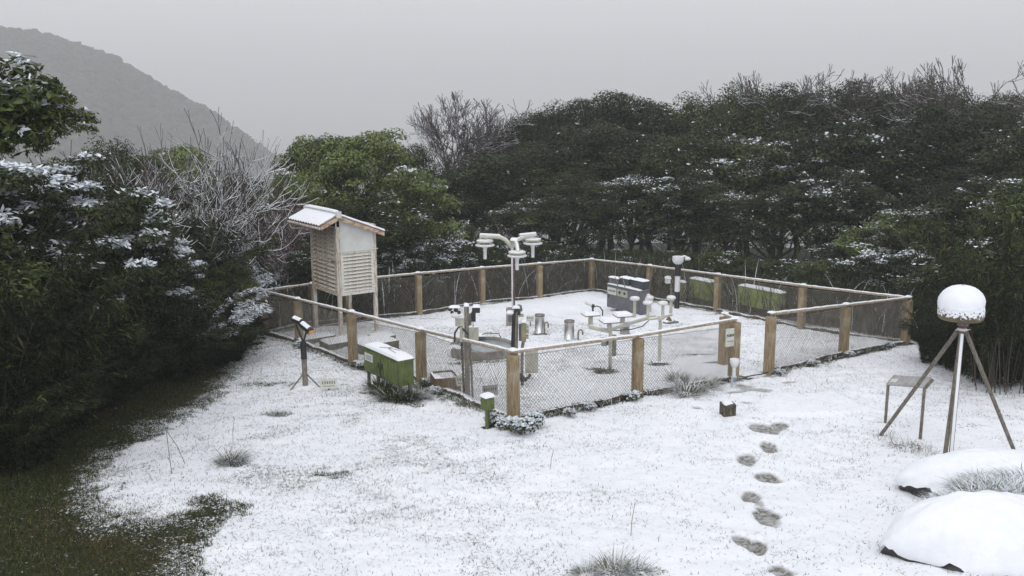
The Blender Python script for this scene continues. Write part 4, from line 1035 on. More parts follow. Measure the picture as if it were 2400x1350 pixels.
# ------------------------------------------------------------------ forward-scatter sensor on its tripod
def glyphs(parent, x0, x1, z, h, n, y, seed=1):
    """worn, unreadable characters: little raised strokes"""
    rnd = random.Random(seed); m = MB(); w = (x1-x0)/n
    for i in range(n):
        cx_ = x0+(i+.5)*w; k = w*.78
        for j in range(3): m.box((cx_, y, z+h*(-.38+.36*j)), (k*rnd.uniform(.6, 1), .002, h*.14))
        m.box((cx_+rnd.uniform(-.2, .2)*k, y-.0006, z), (k*.16, .002, h*.95)); m.box((cx_-k*.36, y-.0003, z-h*.05), (k*.14, .002, h*.8))
    return m.build('lettering', 'ink', parent)
p = G(716, 910); s = sc(p)
e = thing('visibility_sensor', 'black double-barrelled sensor with an orange window on a tripod post outside the fence', 'sensor', p, 0)
H1 = hz(p, 838); H2 = hz(p, 800); 
MB().cyl((0, 0, -.05), (0, 0, H1), 6.2*s).build('pole', 'galv', e)
MB().cyl((0, 0, H1), (0, 0, H2), 7*s, n=16).cyl((0, 0, H1-.02), (0, 0, H1), 7.6*s).build('sleeve', 'black', e)
hl = Vector((-18*s, .1, hz(p, 763))); hr = Vector((12*s, -.08, hz(p, 772)))
for q in (hl, hr): MB().cyl((0, 0, H2-.02), q, 2.4*s).build('arm', 'black', e)
ax = Vector((hr.x-hl.x, hr.y-hl.y, hr.z-hl.z-.00)).normalized(); 
c1 = Vector((-24*s, .12, hz(p, 751))); c2 = Vector((-1*s, .01, hz(p, 757))); c3 = Vector((-3*s, .0, hz(p, 759))); c4 = Vector((20*s, -.12, hz(p, 772)))
for a_, b_ in ((c1, c2), (c3, c4)):
    hd_ = MB().cyl(a_, b_, 7.6*s, 8.2*s, n=18).build('sensor_head', 'black', e)
    d_ = (b_-a_).normalized(); sd = d_.cross(Vector((0, 0, 1))).normalized(); u_ = sd.cross(d_); m = MB(); vs = []
    for i in range(7):
        pp = a_.lerp(b_, .06+.82*i/6)
        for j in range(6):
            an = PI*(.18+.64*j/5); r_ = 8.4*s*(1+.10*math.sin(PI*j/5)); vs.append(pp+sd*math.cos(an)*r_+u_*math.sin(an)*r_)
    m.add(vs, [(i*6+j, i*6+j+1, (i+1)*6+j+1, (i+1)*6+j) for i in range(6) for j in range(5)], True); m.build('snow_cap', 'snow', hd_)
d_ = (c4-c3).normalized(); rot = d_.to_track_quat('X', 'Z').to_matrix()
MB().cyl(c4, c4+d_*.02, 9*s, n=18).build('hood', 'black', e)
MB().box(c4+d_*.026+Vector((0,-.0,-.01)), (.02, 11*s, 8*s), rot).build('lens', 'orange', e)
for (u, v) in ((680, 916), (754, 912), (722, 893)):
    f = G(u, v)-p; MB().cyl((0, 0, hz(p, 872)), f, 1.7*s).build('leg', 'tripod', e)
m = MB().lathe([(.34, -.05), (.33, .02), (.2, .055), (.001, .06)], n=20); m.build('snow_mound', 'snow', e)
def stake_sign(u, v, w, h, vtop, lab, n=5, rz=0.12, matn='sign', tilt=20, group='small instrument name signs', rows=1, stake='galv'):
    p = G(u, v); s = sc(p); e = thing('name_sign', lab, 'sign', p, rz, group)
    zt_ = hz(p, vtop); W_, H_ = w*s, h*s
    rot = Matrix.Rotation(math.radians(-tilt), 3, 'X')
    b = MB().box((0, 0, 0), (W_, .012, H_), rot).mesh('board', matn); bo = link('board', b, e, (0, 0, zt_-H_/2))
    gly = glyphs(bo, -W_*.42, W_*.42, 0, 0, n, 0, int(u)); bpy.data.meshes.remove(gly.data) if False else None
    C.objects.unlink(gly); bpy.data.objects.remove(gly)
    m = MB(); rnd = random.Random(int(u)); ww = W_*.84/n
    for i in range(n):
        for j in range(3): m.box(rot @ Vector((-W_*.42+(i+.5)*ww, -.0072, H_*(.10+.10*(j-1)))), (ww*.7*rnd.uniform(.6, 1), .002, H_*.05), rot)
        m.box(rot @ Vector((-W_*.42+(i+.5)*ww+rnd.uniform(-.2, .2)*ww, -.0078, H_*.10)), (ww*.14, .002, H_*.30), rot)
    if rows > 1: m.box(rot @ Vector((0, -.0072, -H_*.25)), (W_*.7, .002, H_*.05), rot)
    m.build('lettering', 'ink', bo)
    MB().box((0, .02, (zt_-H_*.5)/2-.05), (.03, .02, zt_-H_*.5+.1)).build('stake', stake, e)
    return e
stake_sign(771, 917, 39, 23, 888, 'small pale name sign standing in the snow right of the tripod sensor', 6, 0.15, rows=2)
stake_sign(1149, 952, 37, 24, 903, 'small grey name sign behind the little green pillar', 6, 0.25, 'signgrey', 8)
stake_sign(1243, 767, 19, 14, 740, 'small name sign left of the first steel rain gauge', 4, 0.1, rows=2)
stake_sign(1079, 917, 22, 25, 880, 'small yellowish name sign left of the foot of the dark instrument pole', 3, 0.5, rows=2)

# ------------------------------------------------------------------ boxes
def cabinet(name, lab, u, v, vbot, vtop, u_left, u_right, body, doors=2, snow_t=0.05, group=None, seed=1, notice=False, legs=True):
    """box whose near bottom corner stands over (u, v); front face runs along the fence's left side"""
    p = G(u, v); e = thing(name, lab, 'equipment box', p, RZ, group)
    z0 = hz(p, vbot); z1 = hz(p, vtop); P_ = p+Vector((0, 0, z1))
    wy = tu(P_, EY, u_left); wx = tu(P_, EX, u_right)
    MB().bbox((0, 0, z0), (wx, wy, z1)).build('body', body, e)
    MB().bbox((-.012, -.012, z1-.03), (wx+.012, wy+.012, z1+.006)).build('lid', body, e)
    for i in range(doors):
        a_ = wy*(i+.03)/doors; b_ = wy*(i+.97)/doors
        do = MB().bbox((-.014, a_, z0+.02), (-.001, b_, z1-.045)).build('door', body, e)
        MB().bbox((-.03, a_+.04 if i else b_-.06, (z0+z1)/2-.05), (-.015, a_+.06 if i else b_-.04, (z0+z1)/2+.05)).build('handle', 'black', do)
    if legs and z0 > .08:
        for (x, y) in ((.05, .06), (wx-.05, .06), (.05, wy-.06), (wx-.05, wy-.06)): MB().bbox((x-.025, y-.025, -.05), (x+.025, y+.025, z0)).build('leg', 'galv', e)
    if snow_t: MB().cap((wx/2, wy/2, z1+.006), (wx, wy), snow_t, n=14, seed=seed, over=.02).build('snow_cap', 'snow', e)
    return e, wx, wy, z0, z1
e, wx, wy, z0, z1 = cabinet('equipment_box', 'large algae-green box with a white notice outside the near-left fence', 937, 940, 907, 846, 854, 969, 'green', 2, .06, seed=6)
nb_ = MB().bbox((-.022, wy*.72, z0+(z1-z0)*.48), (-.015, wy*.955, z0+(z1-z0)*.78)).build('notice', 'white_clean', e)
m = MB(); 
for j in range(4): m.bbox((-.0245, wy*.75, z0+(z1-z0)*(.54+.05*j)), (-.0225, wy*(.92-.02*(j % 2)), z0+(z1-z0)*(.555+.05*j)))
m.build('lettering', 'ink', nb_)
MB().tube([(wx*.2, wy*.62, z1+.065), (wx*.5, wy*.5, z1+.075), (wx*.8, wy*.3, z1+.07)], .004, 5).tube([(wx*.3, wy*.2, z1+.07), (wx*.5, wy*.5, z1+.075), (wx*.9, wy*.52, z1+.065)], .004, 5).build('twig', 'bark', e)
MB().tube([(-.02, wy*.5, z0+.28), (-.035, wy*.5, z0+.12), (-.035, wy*.44, z0+.06), (-.02, wy*.38, z0+.05)], .008, 6).build('cable', 'black', e)
g8 = 'yellow-green boxes outside the far right fence'
cabinet('equipment_box', 'long yellow-green box outside the right-hand fence', 1826, 745, 733, 688, 1731, 1842, 'lime', 3, .05, g8, 7)
cabinet('equipment_box', 'short yellow-green box outside the fence right of the striped post', 1662, 712, 706, 662, 1616, 1678, 'lime', 1, .05, g8, 8)
# grey control cabinet with three snow-topped boxes
e, wx, wy, z0, z1 = cabinet('control_cabinet', 'grey steel control cabinet with dials at the far right of the instrument lawn', 1499, 739, 738, 682, 1424, 1521, 'grey', 1, .03, seed=9, legs=False)
d0 = MB().bbox((-.024, wy*.70, z1-.28), (-.015, wy*.97, z1-.08)).build('name_plate', 'sign', e)
m = MB()
for i in range(5): m.bbox((-.0265, wy*(.73+.045*i), z1-.20), (-.0245, wy*(.755+.045*i), z1-.14))
m.build('lettering', 'ink', d0)
d1 = MB().bbox((-.024, wy*.36, z1-.28), (-.015, wy*.67, z1-.08)).build('gauge_plate', 'beige', e)
for f in (.44, .59): MB().cyl((-.024, wy*f, z1-.17), (-.04, wy*f, z1-.17), .04).build('dial', 'black', d1)
for i, (ya, yb2, xa2, xb2, h_, mm_) in enumerate(((.70, .98, .1, .5, .16, 'grey'), (.42, .70, .3, .95, .2, 'darkgrey'), (-.02, .34, .25, .95, .22, 'darkgrey'))):
    b = thing('meter_housing', ('small grey housing at the left end of the grey cabinet top', 'dark snow-capped housing in the middle of the grey cabinet top', 'blue-black snow-capped housing at the right end of the grey cabinet top')[i], 'housing', e.location, RZ, 'housings on the grey cabinet')
    ax_, bx_ = wx*xa2, wx*xb2; ay_, by_ = wy*ya, wy*yb2; zz = z1+.02
    MB().bbox((ax_, ay_, zz), (bx_, by_, zz+h_)).build('body', mm_, b); MB().bbox((ax_-.02, ay_-.02, zz+h_), (bx_+.02, by_+.02, zz+h_+.015)).build('lid', mm_, b)
    MB().cap(((ax_+bx_)/2, (ay_+by_)/2, zz+h_+.015), (bx_-ax_+.03, by_-ay_+.03), .035, n=8, seed=i).build('snow_cap', 'snow', b)
MB().tube([(-.03, wy*.66, z1-.05), (-.03, wy*.66, z1+.1), (-.02, wy*.75, z1+.25)], .012, 6).tube([(-.03, wy*.42, z1-.05), (-.03, wy*.44, z1+.1), (-.02, wy*.52, z1+.28)], .012, 6).build('conduit', 'galv', e)

# little green pillar by the corner post
p = G(1143, 1001); s = sc(p)
e = thing('cable_pillar', 'small green pillar box with a snow cap left of the near corner post', 'pillar box', p, RZ)
zc_ = hz(p, 958); zd_ = hz(p, 930)
for q in (-1, 1): MB().cyl((q*5*s*.8, q*3*s, -.05), (q*5*s*.8, q*3*s, zc_+.02), 4.2*s).build('pipe', 'green', e)
MB().box((0, 0, (zc_+zd_)/2), (24*s, 22*s, zd_-zc_)).build('box', 'green', e)
MB().box((0, 0, zd_+.004), (27*s, 25*s, .012)).build('lid', 'green', e)
MB().cap((0, 0, zd_+.01), (27*s, 25*s), .045, n=8, seed=5).build('snow_cap', 'snow', e)

# ------------------------------------------------------------------ instrument pole (left)
p = G(1096, 934); s = sc(p); Z = lambda v: hz(p, v)
e = thing('instrument_pole', 'dark instrument pole hung with small boxes and cables behind the near-left fence', 'instrument pole', p, 0)
MB().cyl((0, 0, -.1), (0, 0, Z(717)), 6.3*s, 5.6*s, n=16).build('pole', 'galv', e)
MB().cap((0, 0, Z(717)), (11*s, 11*s), .05, n=6, seed=2).build('snow_cap', 'snow', e)
MB().cyl((9*s, .02, Z(735)), (7*s, .02, Z(815)), 3*s).cyl((12*s, .02, -.05), (8*s, .02, Z(815)), 2.6*s).build('brace', 'galv', e)
def unit(x0, x1, v1, v0, y, d, m_, nm, snow=.02, parent=None):
    a_, b_ = x0*s, x1*s; o = MB().bbox((a_, y-d/2, Z(v0)), (b_, y+d/2, Z(v1))).build(nm, m_, parent or e)
    if snow: MB().cap(((a_+b_)/2, y, Z(v1)), (b_-a_, d), snow, n=6, seed=int(x0*3+x1)).build('snow_cap', 'snow', o)
    return o
unit(-26, -7, 743, 763, 0, .12, 'beige', 'junction_box')
unit(13, 31, 719, 732, 0, .12, 'black', 'sensor_box', .04)
unit(11, 21, 731, 753, 0, .08, 'black', 'modem_box', 0)
unit(5, 27, 765, 796, .02, .14, 'beige', 'power_box')
MB().cyl((15*s, -.05, Z(765)), (15*s, -.05, Z(690)), .006).build('antenna', 'black', e)
MB().tube([(-6*s, -.02, Z(742)), (-14*s, -.05, Z(738)), (-28*s, -.07, Z(741)), (-32*s, -.08, Z(738))], .02, 8).tube([(-5*s, 0, Z(735)), (-12*s, -.02, Z(724)), (-26*s, -.02, Z(719)), (-40*s, 0, Z(720))], .02, 8).build('bracket', 'frost', e)
for (x, v, r_) in ((-38, 724, 4.6), (-24, 726, 5.4), (-33, 731, 4.2), (-17, 731, 4.6)):
    MB().lathe([(.001, -r_*s), (r_*s*.8, -r_*s*.6), (r_*s, 0), (r_*s*.8, r_*s*.6), (.001, r_*s)], (x*s, -.03, Z(v)), 12).build('sensor_eye', 'black', e)
MB().cyl((-33*s, -.1, Z(735)), (-22*s, -.1, Z(738)), 5*s).build('camera_barrel', 'frost', e)
MB().cap((-27*s, -.03, Z(719)), (24*s, .1), .03, n=6).build('snow_cap', 'snow', e)
MB().tube([(-12*s, -.02, Z(762)), (-20*s, -.06, Z(767)), (-27*s, -.06, Z(778)), (-28*s, -.05, Z(800))], .016, 8).tube([(-14*s, 0, Z(762)), (-6*s, -.07, Z(772)), (4*s, -.07, Z(782))], .016, 8).tube([(-11*s, .03, Z(763)), (-13*s, .04, Z(780)), (-10*s, .04, Z(880)), (-8*s, .03, -.02)], .02, 8).build('cable', 'black', e)
MB().tube([(-11*s, -.03, Z(765)), (-12*s, -.03, Z(800))], .03, 8).build('conduit', 'beige', e)

# ------------------------------------------------------------------ instrument pole behind the corner post
p = G(1211, 898); s = sc(p)
e = thing('electric_pole', 'pole with an olive switch box and a curled black pipe behind the near corner post', 'instrument pole', p, 0)
MB().cyl((-3*s, 0, -.1), (0, 0, Z(722)), 4.6*s).build('pole', 'galv', e)
MB().tube([(-10*s, -.02, -.05), (-9*s, -.02, Z(800)), (-6*s, -.02, Z(735)), (-1*s, -.02, Z(726)), (5*s, -.02, Z(728)), (6*s, -.02, Z(737))], 4*s, 10).build('black_pipe', 'black', e)
MB().cap((-1*s, -.02, Z(721)), (16*s, 9*s), .04, n=6).build('snow_cap', 'snow', e)
MB().lathe([(.001, 0), (7*s, .01), (8*s, .08), (6*s, .16), (.001, .18)], (6*s, .06, Z(737)), 14).build('lamp_head', 'grey', e)
unit(5, 12, 757, 798, 0, .08, 'grey', 'clamp_block', .02)
ob_ = unit(11, 22, 753, 799, -.02, .16, 'olive', 'switch_box', .05)
for v in (764, 776, 788): MB().bbox((22*s, -.08, Z(v+4)), (28*s, .04, Z(v-3))).build('breaker', 'beige', ob_)
unit(5, 17, 735, 743, .05, .1, 'beige', 'small_box', .04)
MB().tube([(16*s, -.02, Z(799)), (13*s, -.03, Z(815)), (12*s, -.02, Z(880)), (14*s, -.02, -.03)], .03, 8).build('feed_pipe', 'galv', e)
unit(20, 50, 822, 874, .05, .14, 'beige', 'meter_box', 0)
MB().tube([(10*s, -.05, Z(876)), (18*s, -.1, Z(884)), (27*s, -.1, Z(882)), (32*s, -.08, Z(874))], .028, 8).tube([(13*s, -.03, Z(878)), (12*s, -.03, -.02)], .022, 8).tube([(8*s, -.06, Z(874)), (9*s, -.07, Z(890)), (24*s, -.1, Z(888))], .022, 8).build('cable', 'black', e)
MB().box((-14*s, .02, Z(735)), (16*s, .12, .02)).cap((-14*s, .02, Z(733)), (17*s, .13), .035, n=6).build('snowy_bracket', 'snow', e)

# ------------------------------------------------------------------ evaporation pan
p = G(1128, 848); s = sc(p); R_ = 77*s; pc = onG(p.x, p.y+R_); 
e = thing('evaporation_pan', 'round concrete-grey evaporation pan with icy water behind the near-left fence', 'evaporation pan', pc, 0)
hp = hz(p, 820)
MB().lathe([(R_*.97, -.05), (R_*1.0, hp*.9), (R_*1.015, hp), (R_*.97, hp+.006), (R_*.96, hp-.05), (R_*.955, hp-.09)], n=56).build('wall', 'concrete', e)
MB().lathe([(R_*.955, 0), (.001, .002)], (0, 0, hp-.07), 56).build('water', 'panwater', e)
MB().cyl((-R_*.55, R_*.25, hp-.08), (-R_*.55, R_*.25, hp+.1), .09, n=18).build('stilling_well', 'steel', e)
MB().tube([(-.1, R_*.9, hp+.02), (.05, R_*.85, hp+.10), (.35, R_*.8, hp+.10), (.40, R_*.8, hp)], .012, 8).build('float_arm', 'galv', e)
MB().box((-.06, R_*.93, hp+.0), (.2, .12, .06)).build('clamp', 'grey', e); MB().cap((-.06, R_*.93, hp+.03), (.22, .14), .04, n=6).build('snow_cap', 'snow', e)
MB().cap((-R_*.85, -R_*.3, hp-.02), (.25, .2), .05, n=6).build('snow_cap', 'snow', e)
MB().cyl((-R_*1.1, -R_*.6, .03), (-R_*.75, -R_*.75, .04), .035).build('drain_pipe', 'rock', e)

# ------------------------------------------------------------------ rain gauges and their bent pipes
gr = 'steel rain gauges'
for i, (u, v, vt, w, lab) in enumerate(((1265, 782, 739, 22, 'steel cylinder rain gauge nearer to the mast, with melt ring at its foot'), (1334, 798, 753, 23, 'steel cylinder rain gauge standing alone in clean snow, the right one'))):
    p = G(u, v); s = sc(p); h = hz(p, vt); r_ = w*s/2; e = thing('rain_gauge', lab, 'rain gauge', p, i, gr)
    MB().lathe([(r_*1.12, -.05), (r_*1.12, .03), (r_, .035), (r_, h)], n=28).build('cylinder', 'steel', e)
    MB().lathe([(r_*.98, h-.02), (r_*1.06, h-.02), (r_*1.06, h+.025), (r_*.93, h+.025), (r_*.86, h-.05), (.001, h-.10)], n=28).build('rim', 'galv', e)
    MB().lathe([(r_*.8, h-.055), (.001, h-.03)], n=20).build('snow_plug', 'snow', e)
    MB().tube([(r_*1.3*math.cos(q*.7), r_*1.3*math.sin(q*.7), .01+.01*math.sin(q*3)) for q in range(10)], .012, 5).build('base_cable', 'kerb', e)
for i, (u, v, w, h_, lab) in enumerate(((1276, 784, 10, 30, 'bent grey vent pipe beside the left steel rain gauge'), (1355, 800, 12, 28, 'bent grey vent pipe right of the lone steel rain gauge'))):
    p = G(u, v); s = sc(p); h = h_*s
    m = MB(); w *= s; m.tube([(0, 0, -.05), (0, 0, h*.75), (w*.12, 0, h*.92), (w*.45, 0, h), (w*.8, 0, h*.9), (w*.92, 0, h*.72), (w*.85, 0, h*.55)], .020, 8)
    tag(m.build('bent_pipe', 'galv', None, p), lab, 'pipe', 'bent vent pipes')

# ------------------------------------------------------------------ three-armed mast
p = G(1199, 765); s = sc(p); Z = lambda v: hz(p, v)
e = thing('instrument_mast', 'white mast with three bent arms carrying disc-shaped sensor heads', 'mast', p, 0)
MB().cbox((-1*s, 0, Z(722)/2-.03), (23*s, 20*s, Z(722)+.06), .03).build('base_block', 'concrete', e)
MB().bbox((-.08, -10.6*s, Z(752)), (.10, -10.1*s, Z(738))).build('stain_plate', 'grey', e)
zt2 = Z(578)
MB().cyl((4*s, 0, Z(722)), (2*s, 0, zt2), 3.6*s, 3.0*s, n=14).build('pole', 'frost', e)
MB().tube([(7*s, -.03, Z(620)), (6.5*s, -.05, Z(660)), (5*s, -.05, Z(690)), (6*s, -.05, Z(705)), (7*s, -.05, Z(720))], .020, 6).tube([(6*s, -.02, Z(722)), (5.8*s, -.02, Z(590))], .028, 6).build('cable', 'twigred', e)
zh = Z(575)
def head(x, y, vdisc, vtube, arm_pts, vplate):
    a = MB().tube(arm_pts, 4.6*s, 12).build('arm', 'cream', e)
    n_ = len(arm_pts)
    sp_ = MB(); vs = []
    pts = [Vector(q) for q in arm_pts]
    zd = Z(vdisc)
    h_ = MB().lathe([(19*s, 0), (20*s, .03), (19*s, .05), (.001, .055)], (x, y, Z(vplate)), 26).build('heat_shield', 'cream', e)
    d = MB().lathe([(8*s, -.03), (21*s, -.015), (23*s, .01), (19.5*s, .035), (.001, .045)], (x, y, zd), 30).build('disc', 'frost', e)
    MB().lathe([(3.8*s, Z(vtube)-zd), (4.0*s, -.14), (4.4*s, -.09), (7*s, -.03), (7*s, 0)], (x, y, zd), 16).build('sensor_tube', 'frost', d)
    MB().cyl((x+.09, y, zd+.03), (x+.09, y, Z(vplate)+.02), .015).cyl((x-.09, y, zd+.03), (x-.09, y, Z(vplate)+.02), .015).build('spacer', 'black', d)
    MB().cyl((x, y, Z(vplate)+.04), (x, y, Z(vplate-9)), .02).build('hanger', 'cream', d)
head(-61*s, .15, 577, 609, [(1*s, 0, zt2), (-4*s, .03, Z(572)), (-14*s, .06, Z(562)), (-26*s, .1, Z(557)), (-45*s, .13, Z(556)), (-73*s, .16, Z(555))], 569)
head(50*s, .25, 574, 607, [(3*s, 0, zt2), (6*s, .05, Z(570)), (15*s, .12, Z(563)), (30*s, .2, Z(558)), (58*s, .28, Z(553))], 567)
head(13*s, -.55, 592, 624, [(2*s, 0, zt2), (4*s, -.05, Z(568)), (8*s, -.15, Z(562)), (13*s, -.3, Z(570)), (15*s, -.6, Z(583))], 586)
for x0, y0, x1, y1, v in ((-26, .1, -72, .16, 552), (20, .15, 57, .28, 551)):
    MB().tube([(x0*s, y0, Z(v+1)), ((x0+x1)/2*s, (y0+y1)/2, Z(v)), (x1*s, y1, Z(v-1))], 3.0*s, 8).build('snow_strip', 'snow', e)
MB().cap((6*s, -.1, Z(561)), (16*s, .25), .05, n=6).build('snow_cap', 'snow', e)

# ------------------------------------------------------------------ pipe rack with mushroom sensors
hr_ = hz(G(1545, 853), 744)
Pr = lambda u, v: G(u, v, hr_)
f1 = G(1430, 866); f2 = G(1545, 853); s = sc(f2)
e = thing('pipe_rack', 'cream pipe rack carrying square plates and mushroom-shaped sensors', 'instrument rack', f1, 0)
L_ = lambda q: Vector(q)-Vector(e.location)
rpts = [Pr(1384, 766), Pr(1400, 770), Pr(1428, 776), Pr(1440, 768), Pr(1475, 757), Pr(1520, 744), Pr(1538, 741), Pr(1546, 746)]
MB().tube([L_(q) for q in rpts], .045, 12).build('rail_pipe', 'cream', e)
top2 = f2+Vector((0, 0, hr_))
rp2 = MB(); rp2.tube([L_(Pr(1540, 741)), L_(Pr(1546, 745)), L_(top2-Vector((0, 0, .12))), L_(f2-Vector((0, 0, .05)))], .034, 12); rp2.build('leg', 'cream', e)
MB().tube([L_(Pr(1431, 776)), L_(f1-Vector((0, 0, .05)))], .034, 12).build('leg', 'cream', e)
MB().cbox(L_(f2)+Vector((0, 0, .02)), (.3, .25, .08), .02).build('foot_block', 'mossc', e)
q = L_(f1+Vector((0, 0, hz(f1, 800)))); MB().box(q+Vector((-.13, -.03, 0)), (.12, .1, .16)).build('junction_box', 'signgrey', e); MB().cyl(q+Vector((-.05, -.1, -.04)), q+Vector((-.05, -.1, .1)), .045).build('cable_coil', 'black', e)
MB().cyl(q+Vector((.06, .03, -.3)), q+Vector((.06, .03, .12)), .06, n=12).build('conduit', 'galv', e)
def plate(u, v, w, ur, vr):
    b = Pr(ur, vr); z = hz(b, v); w *= sc(b)*.80
    o = MB().box(L_(b)+Vector((0, 0, z)), (w, w*.95, .025), Matrix.Rotation(RZ*.4, 3, 'Z')).build('plate', 'galv', e)
    MB().cyl(L_(b), L_(b)+Vector((0, 0, z)), .045).build('stem', 'cream', o)
    MB().cap(L_(b)+Vector((0, 0, z+.012)), (w*.97, w*.92), .055, Matrix.Rotation(RZ*.4, 3, 'Z'), n=10, seed=u).build('snow_cap', 'snow', o)
    return b, z, o
b_, z_, o_ = plate(1383, 737, 46, 1384, 764)
plate(1425, 753, 50, 1428, 775)
plate(1457, 739, 48, 1459, 761)
for (u, v, ub, vb, w) in ((1487, 701, 1487, 740, 24), (1520, 711, 1518, 746, 25), (1555, 712, 1553, 745, 24), (1573, 699, 1572, 737, 22), (1521, 699, 1523, 728, 18)):
    b = Pr(ub, vb); z = hz(b, v); ss = sc(b)
    o = MB().cyl(L_(b)-Vector((0, 0, .03)), L_(b)+Vector((0, 0, z)), 3.9*ss, 3.3*ss).build('mushroom_sensor', 'cream', e)
    MB().lathe([(5*ss, -.03), (w*.46*ss, -.015), (w*.5*ss, .01), (w*.42*ss, .045), (.001, .065)], L_(b)+Vector((0, 0, z)), 20).build('cap', 'frost', o)
MB().tube([L_(Pr(1553, 746)), L_(Pr(1545, 745)), L_(Pr(1520, 748))], .03, 8).tube([L_(Pr(1546, 745)), L_(Pr(1572, 738))], .032, 8).build('cross_pipe', 'cream', e)
MB().tube([L_(Pr(1440, 775)), L_(Pr(1480, 772)), L_(Pr(1505, 765)), L_(Pr(1520, 752))], .010, 6).build('cable', 'black', e)
# beehive vent on the rack
b = Pr(1521, 712); ss = sc(b); m = MB()
for i in range(4): m.lathe([(8*ss-i*.012, 0), (9*ss-i*.014, .012), (6*ss-i*.01, .03)], L_(b)+Vector((0, 0.1, .07+i*.035)), 16)
m.build('beehive_shield', 'frost', e)
# sunshine sensor on the left plate
bb_ = b_+Vector((0, 0, z_+.02)); se = thing('sunshine_sensor', 'small tilted sunshine sensor with a black joint on the left square plate', 'sensor', bb_, 0)
ss = sc(bb_)
MB().cyl((5*ss, 0, 0), (5*ss, 0, 16*ss), 2.2*ss).build('stand', 'black', se)
MB().lathe([(.001, -5*ss), (4*ss, -3*ss), (4.6*ss, 0), (4*ss, 3*ss), (.001, 5*ss)], (5*ss, 0, 18*ss), 12).build('joint', 'black', se)
MB().cyl((3*ss, 0, 19*ss), (-13*ss, 0, 26*ss), 3.2*ss, 3.6*ss).build('barrel', 'white_clean', se)
MB().tube([(8*ss, 0, 16*ss), (14*ss, 0, 18*ss), (22*ss, 0, 15*ss), (28*ss, 0, 6*ss), (28*ss, 0, -6*ss)], .012, 6).build('cable', 'black', se)
# meter can
p = G(1464, 785); s = sc(p); e = thing('meter_can', 'small round grey can with hoops standing under the pipe rack', 'meter', p, 0)
MB().lathe([(11*s, -.05), (11*s, 24*s), (9*s, 27*s), (.001, 28*s)], n=22).build('body', 'signgrey', e)
for i in range(4): MB().lathe([(11.1*s, 0), (11.8*s, .008), (11.1*s, .016)], (0, 0, (4+5*i)*s), 22).build('hoop', 'galv', e)
MB().bbox((-5*s, -12*s, 14*s), (6*s, -10.6*s, 21*s)).build('window', 'grey', e)
# pyramid sensor on slab
p = G(1572, 757); s = sc(p); e = thing('pyramid_sensor', 'small dark pyramid on a flat dark slab right of the pipe rack', 'sensor', p, RZ)
MB().box((0, 0, .02), (28*s, 24*s, .05)).build('slab', 'grey', e)
MB().cap((-.03, .06, .045), (24*s, 14*s), .03, n=7).build('snow_cap', 'snow', e)
MB().box((-2*s, .05, .12), (12*s, 12*s, .13), None, .08).build('pyramid', 'wood', e)
# striped gauge post
p = G(1586, 722); s = sc(p); Z = lambda v: hz(p, v)
e = thing('striped_gauge_post', 'black-and-white banded post topped by a white funnel bowl', 'gauge post', p, 0)
for a_, b_, r_, m_ in ((724, 683, 6.2, 'black'), (683, 646, 6.2, 'frost'), (646, 617, 7.2, 'black')):
    MB().cyl((0, 0, Z(a_)), (0, 0, Z(b_)), r_*s, n=20).build('band', m_, e)
MB().lathe([(7*s, Z(619)), (12*s, Z(614)), (13.6*s, Z(609)), (13.6*s, Z(601)), (12.2*s, Z(601)), (11*s, Z(606)), (.001, Z(608))], n=8, sm=False).build('bowl', 'frost', e)
MB().tube([(4*s, 0, Z(603)), (14*s, 0, Z(600)), (22*s, 0, Z(604)), (28*s, 0, Z(608))], .03, 6).cyl((16*s, 0, Z(607)), (26*s, 0, Z(606)), .05).build('splash_guard', 'frost', e)
# small box cluster beyond the fence left of the striped post
p = G(1573, 709); s = sc(p); Z = lambda v: hz(p, v)
e = thing('valve_post', 'ribbed pipe post with a little white snow-capped box left of the striped post', 'pipe post', p, 0)
m = MB(); m.cyl((0, 0, -.05), (0, 0, Z(656)), 3*s)
for v in (662, 670, 678, 690): m.lathe([(3*s, -.02), (4.6*s, -.02), (4.6*s, .02), (3*s, .02)], (0, 0, Z(v)), 12)
m.build('pipe', 'galv', e)
MB().bbox((-15*s, -.1, Z(663)), (-4*s, .1, Z(652))).cap((-9*s, 0, Z(652)), (14*s, .24), .06, n=6).build('box', 'frost', e)
p = G(1598, 706); s = sc(p); Z = lambda v: hz(p, v)
e = thing('utility_box', 'narrow yellowish box right behind the striped post', 'equipment box', p, 0)
MB().bbox((-8*s, -.1, -.05), (7*s, .12, Z(661))).build('body', 'olive', e); MB().cap((0, 0, Z(661)), (17*s, .24), .05, n=6).build('snow_cap', 'snow', e)

# timber trough by the near-left fence
p = G(1024, 918); s = sc(p); e = thing('timber_trough', 'low rotten timber trough against the inside of the near-left fence', 'planter', p, RZ*.45)
for (a_, b_) in (((0, 0, -.05), (.42, .04, .24)), ((-.02, 0.045, -.05), (.02, .5, .23)), ((.40, .045, -.05), (.44, .5, .24)), ((0, .5, -.05), (.42, .54, .24))): MB().bbox(a_, b_).build('board', 'wood', e)
MB().cap((.21, .27, .18), (.38, .46), .04, n=8).build('snow_cap', 'snow', e)

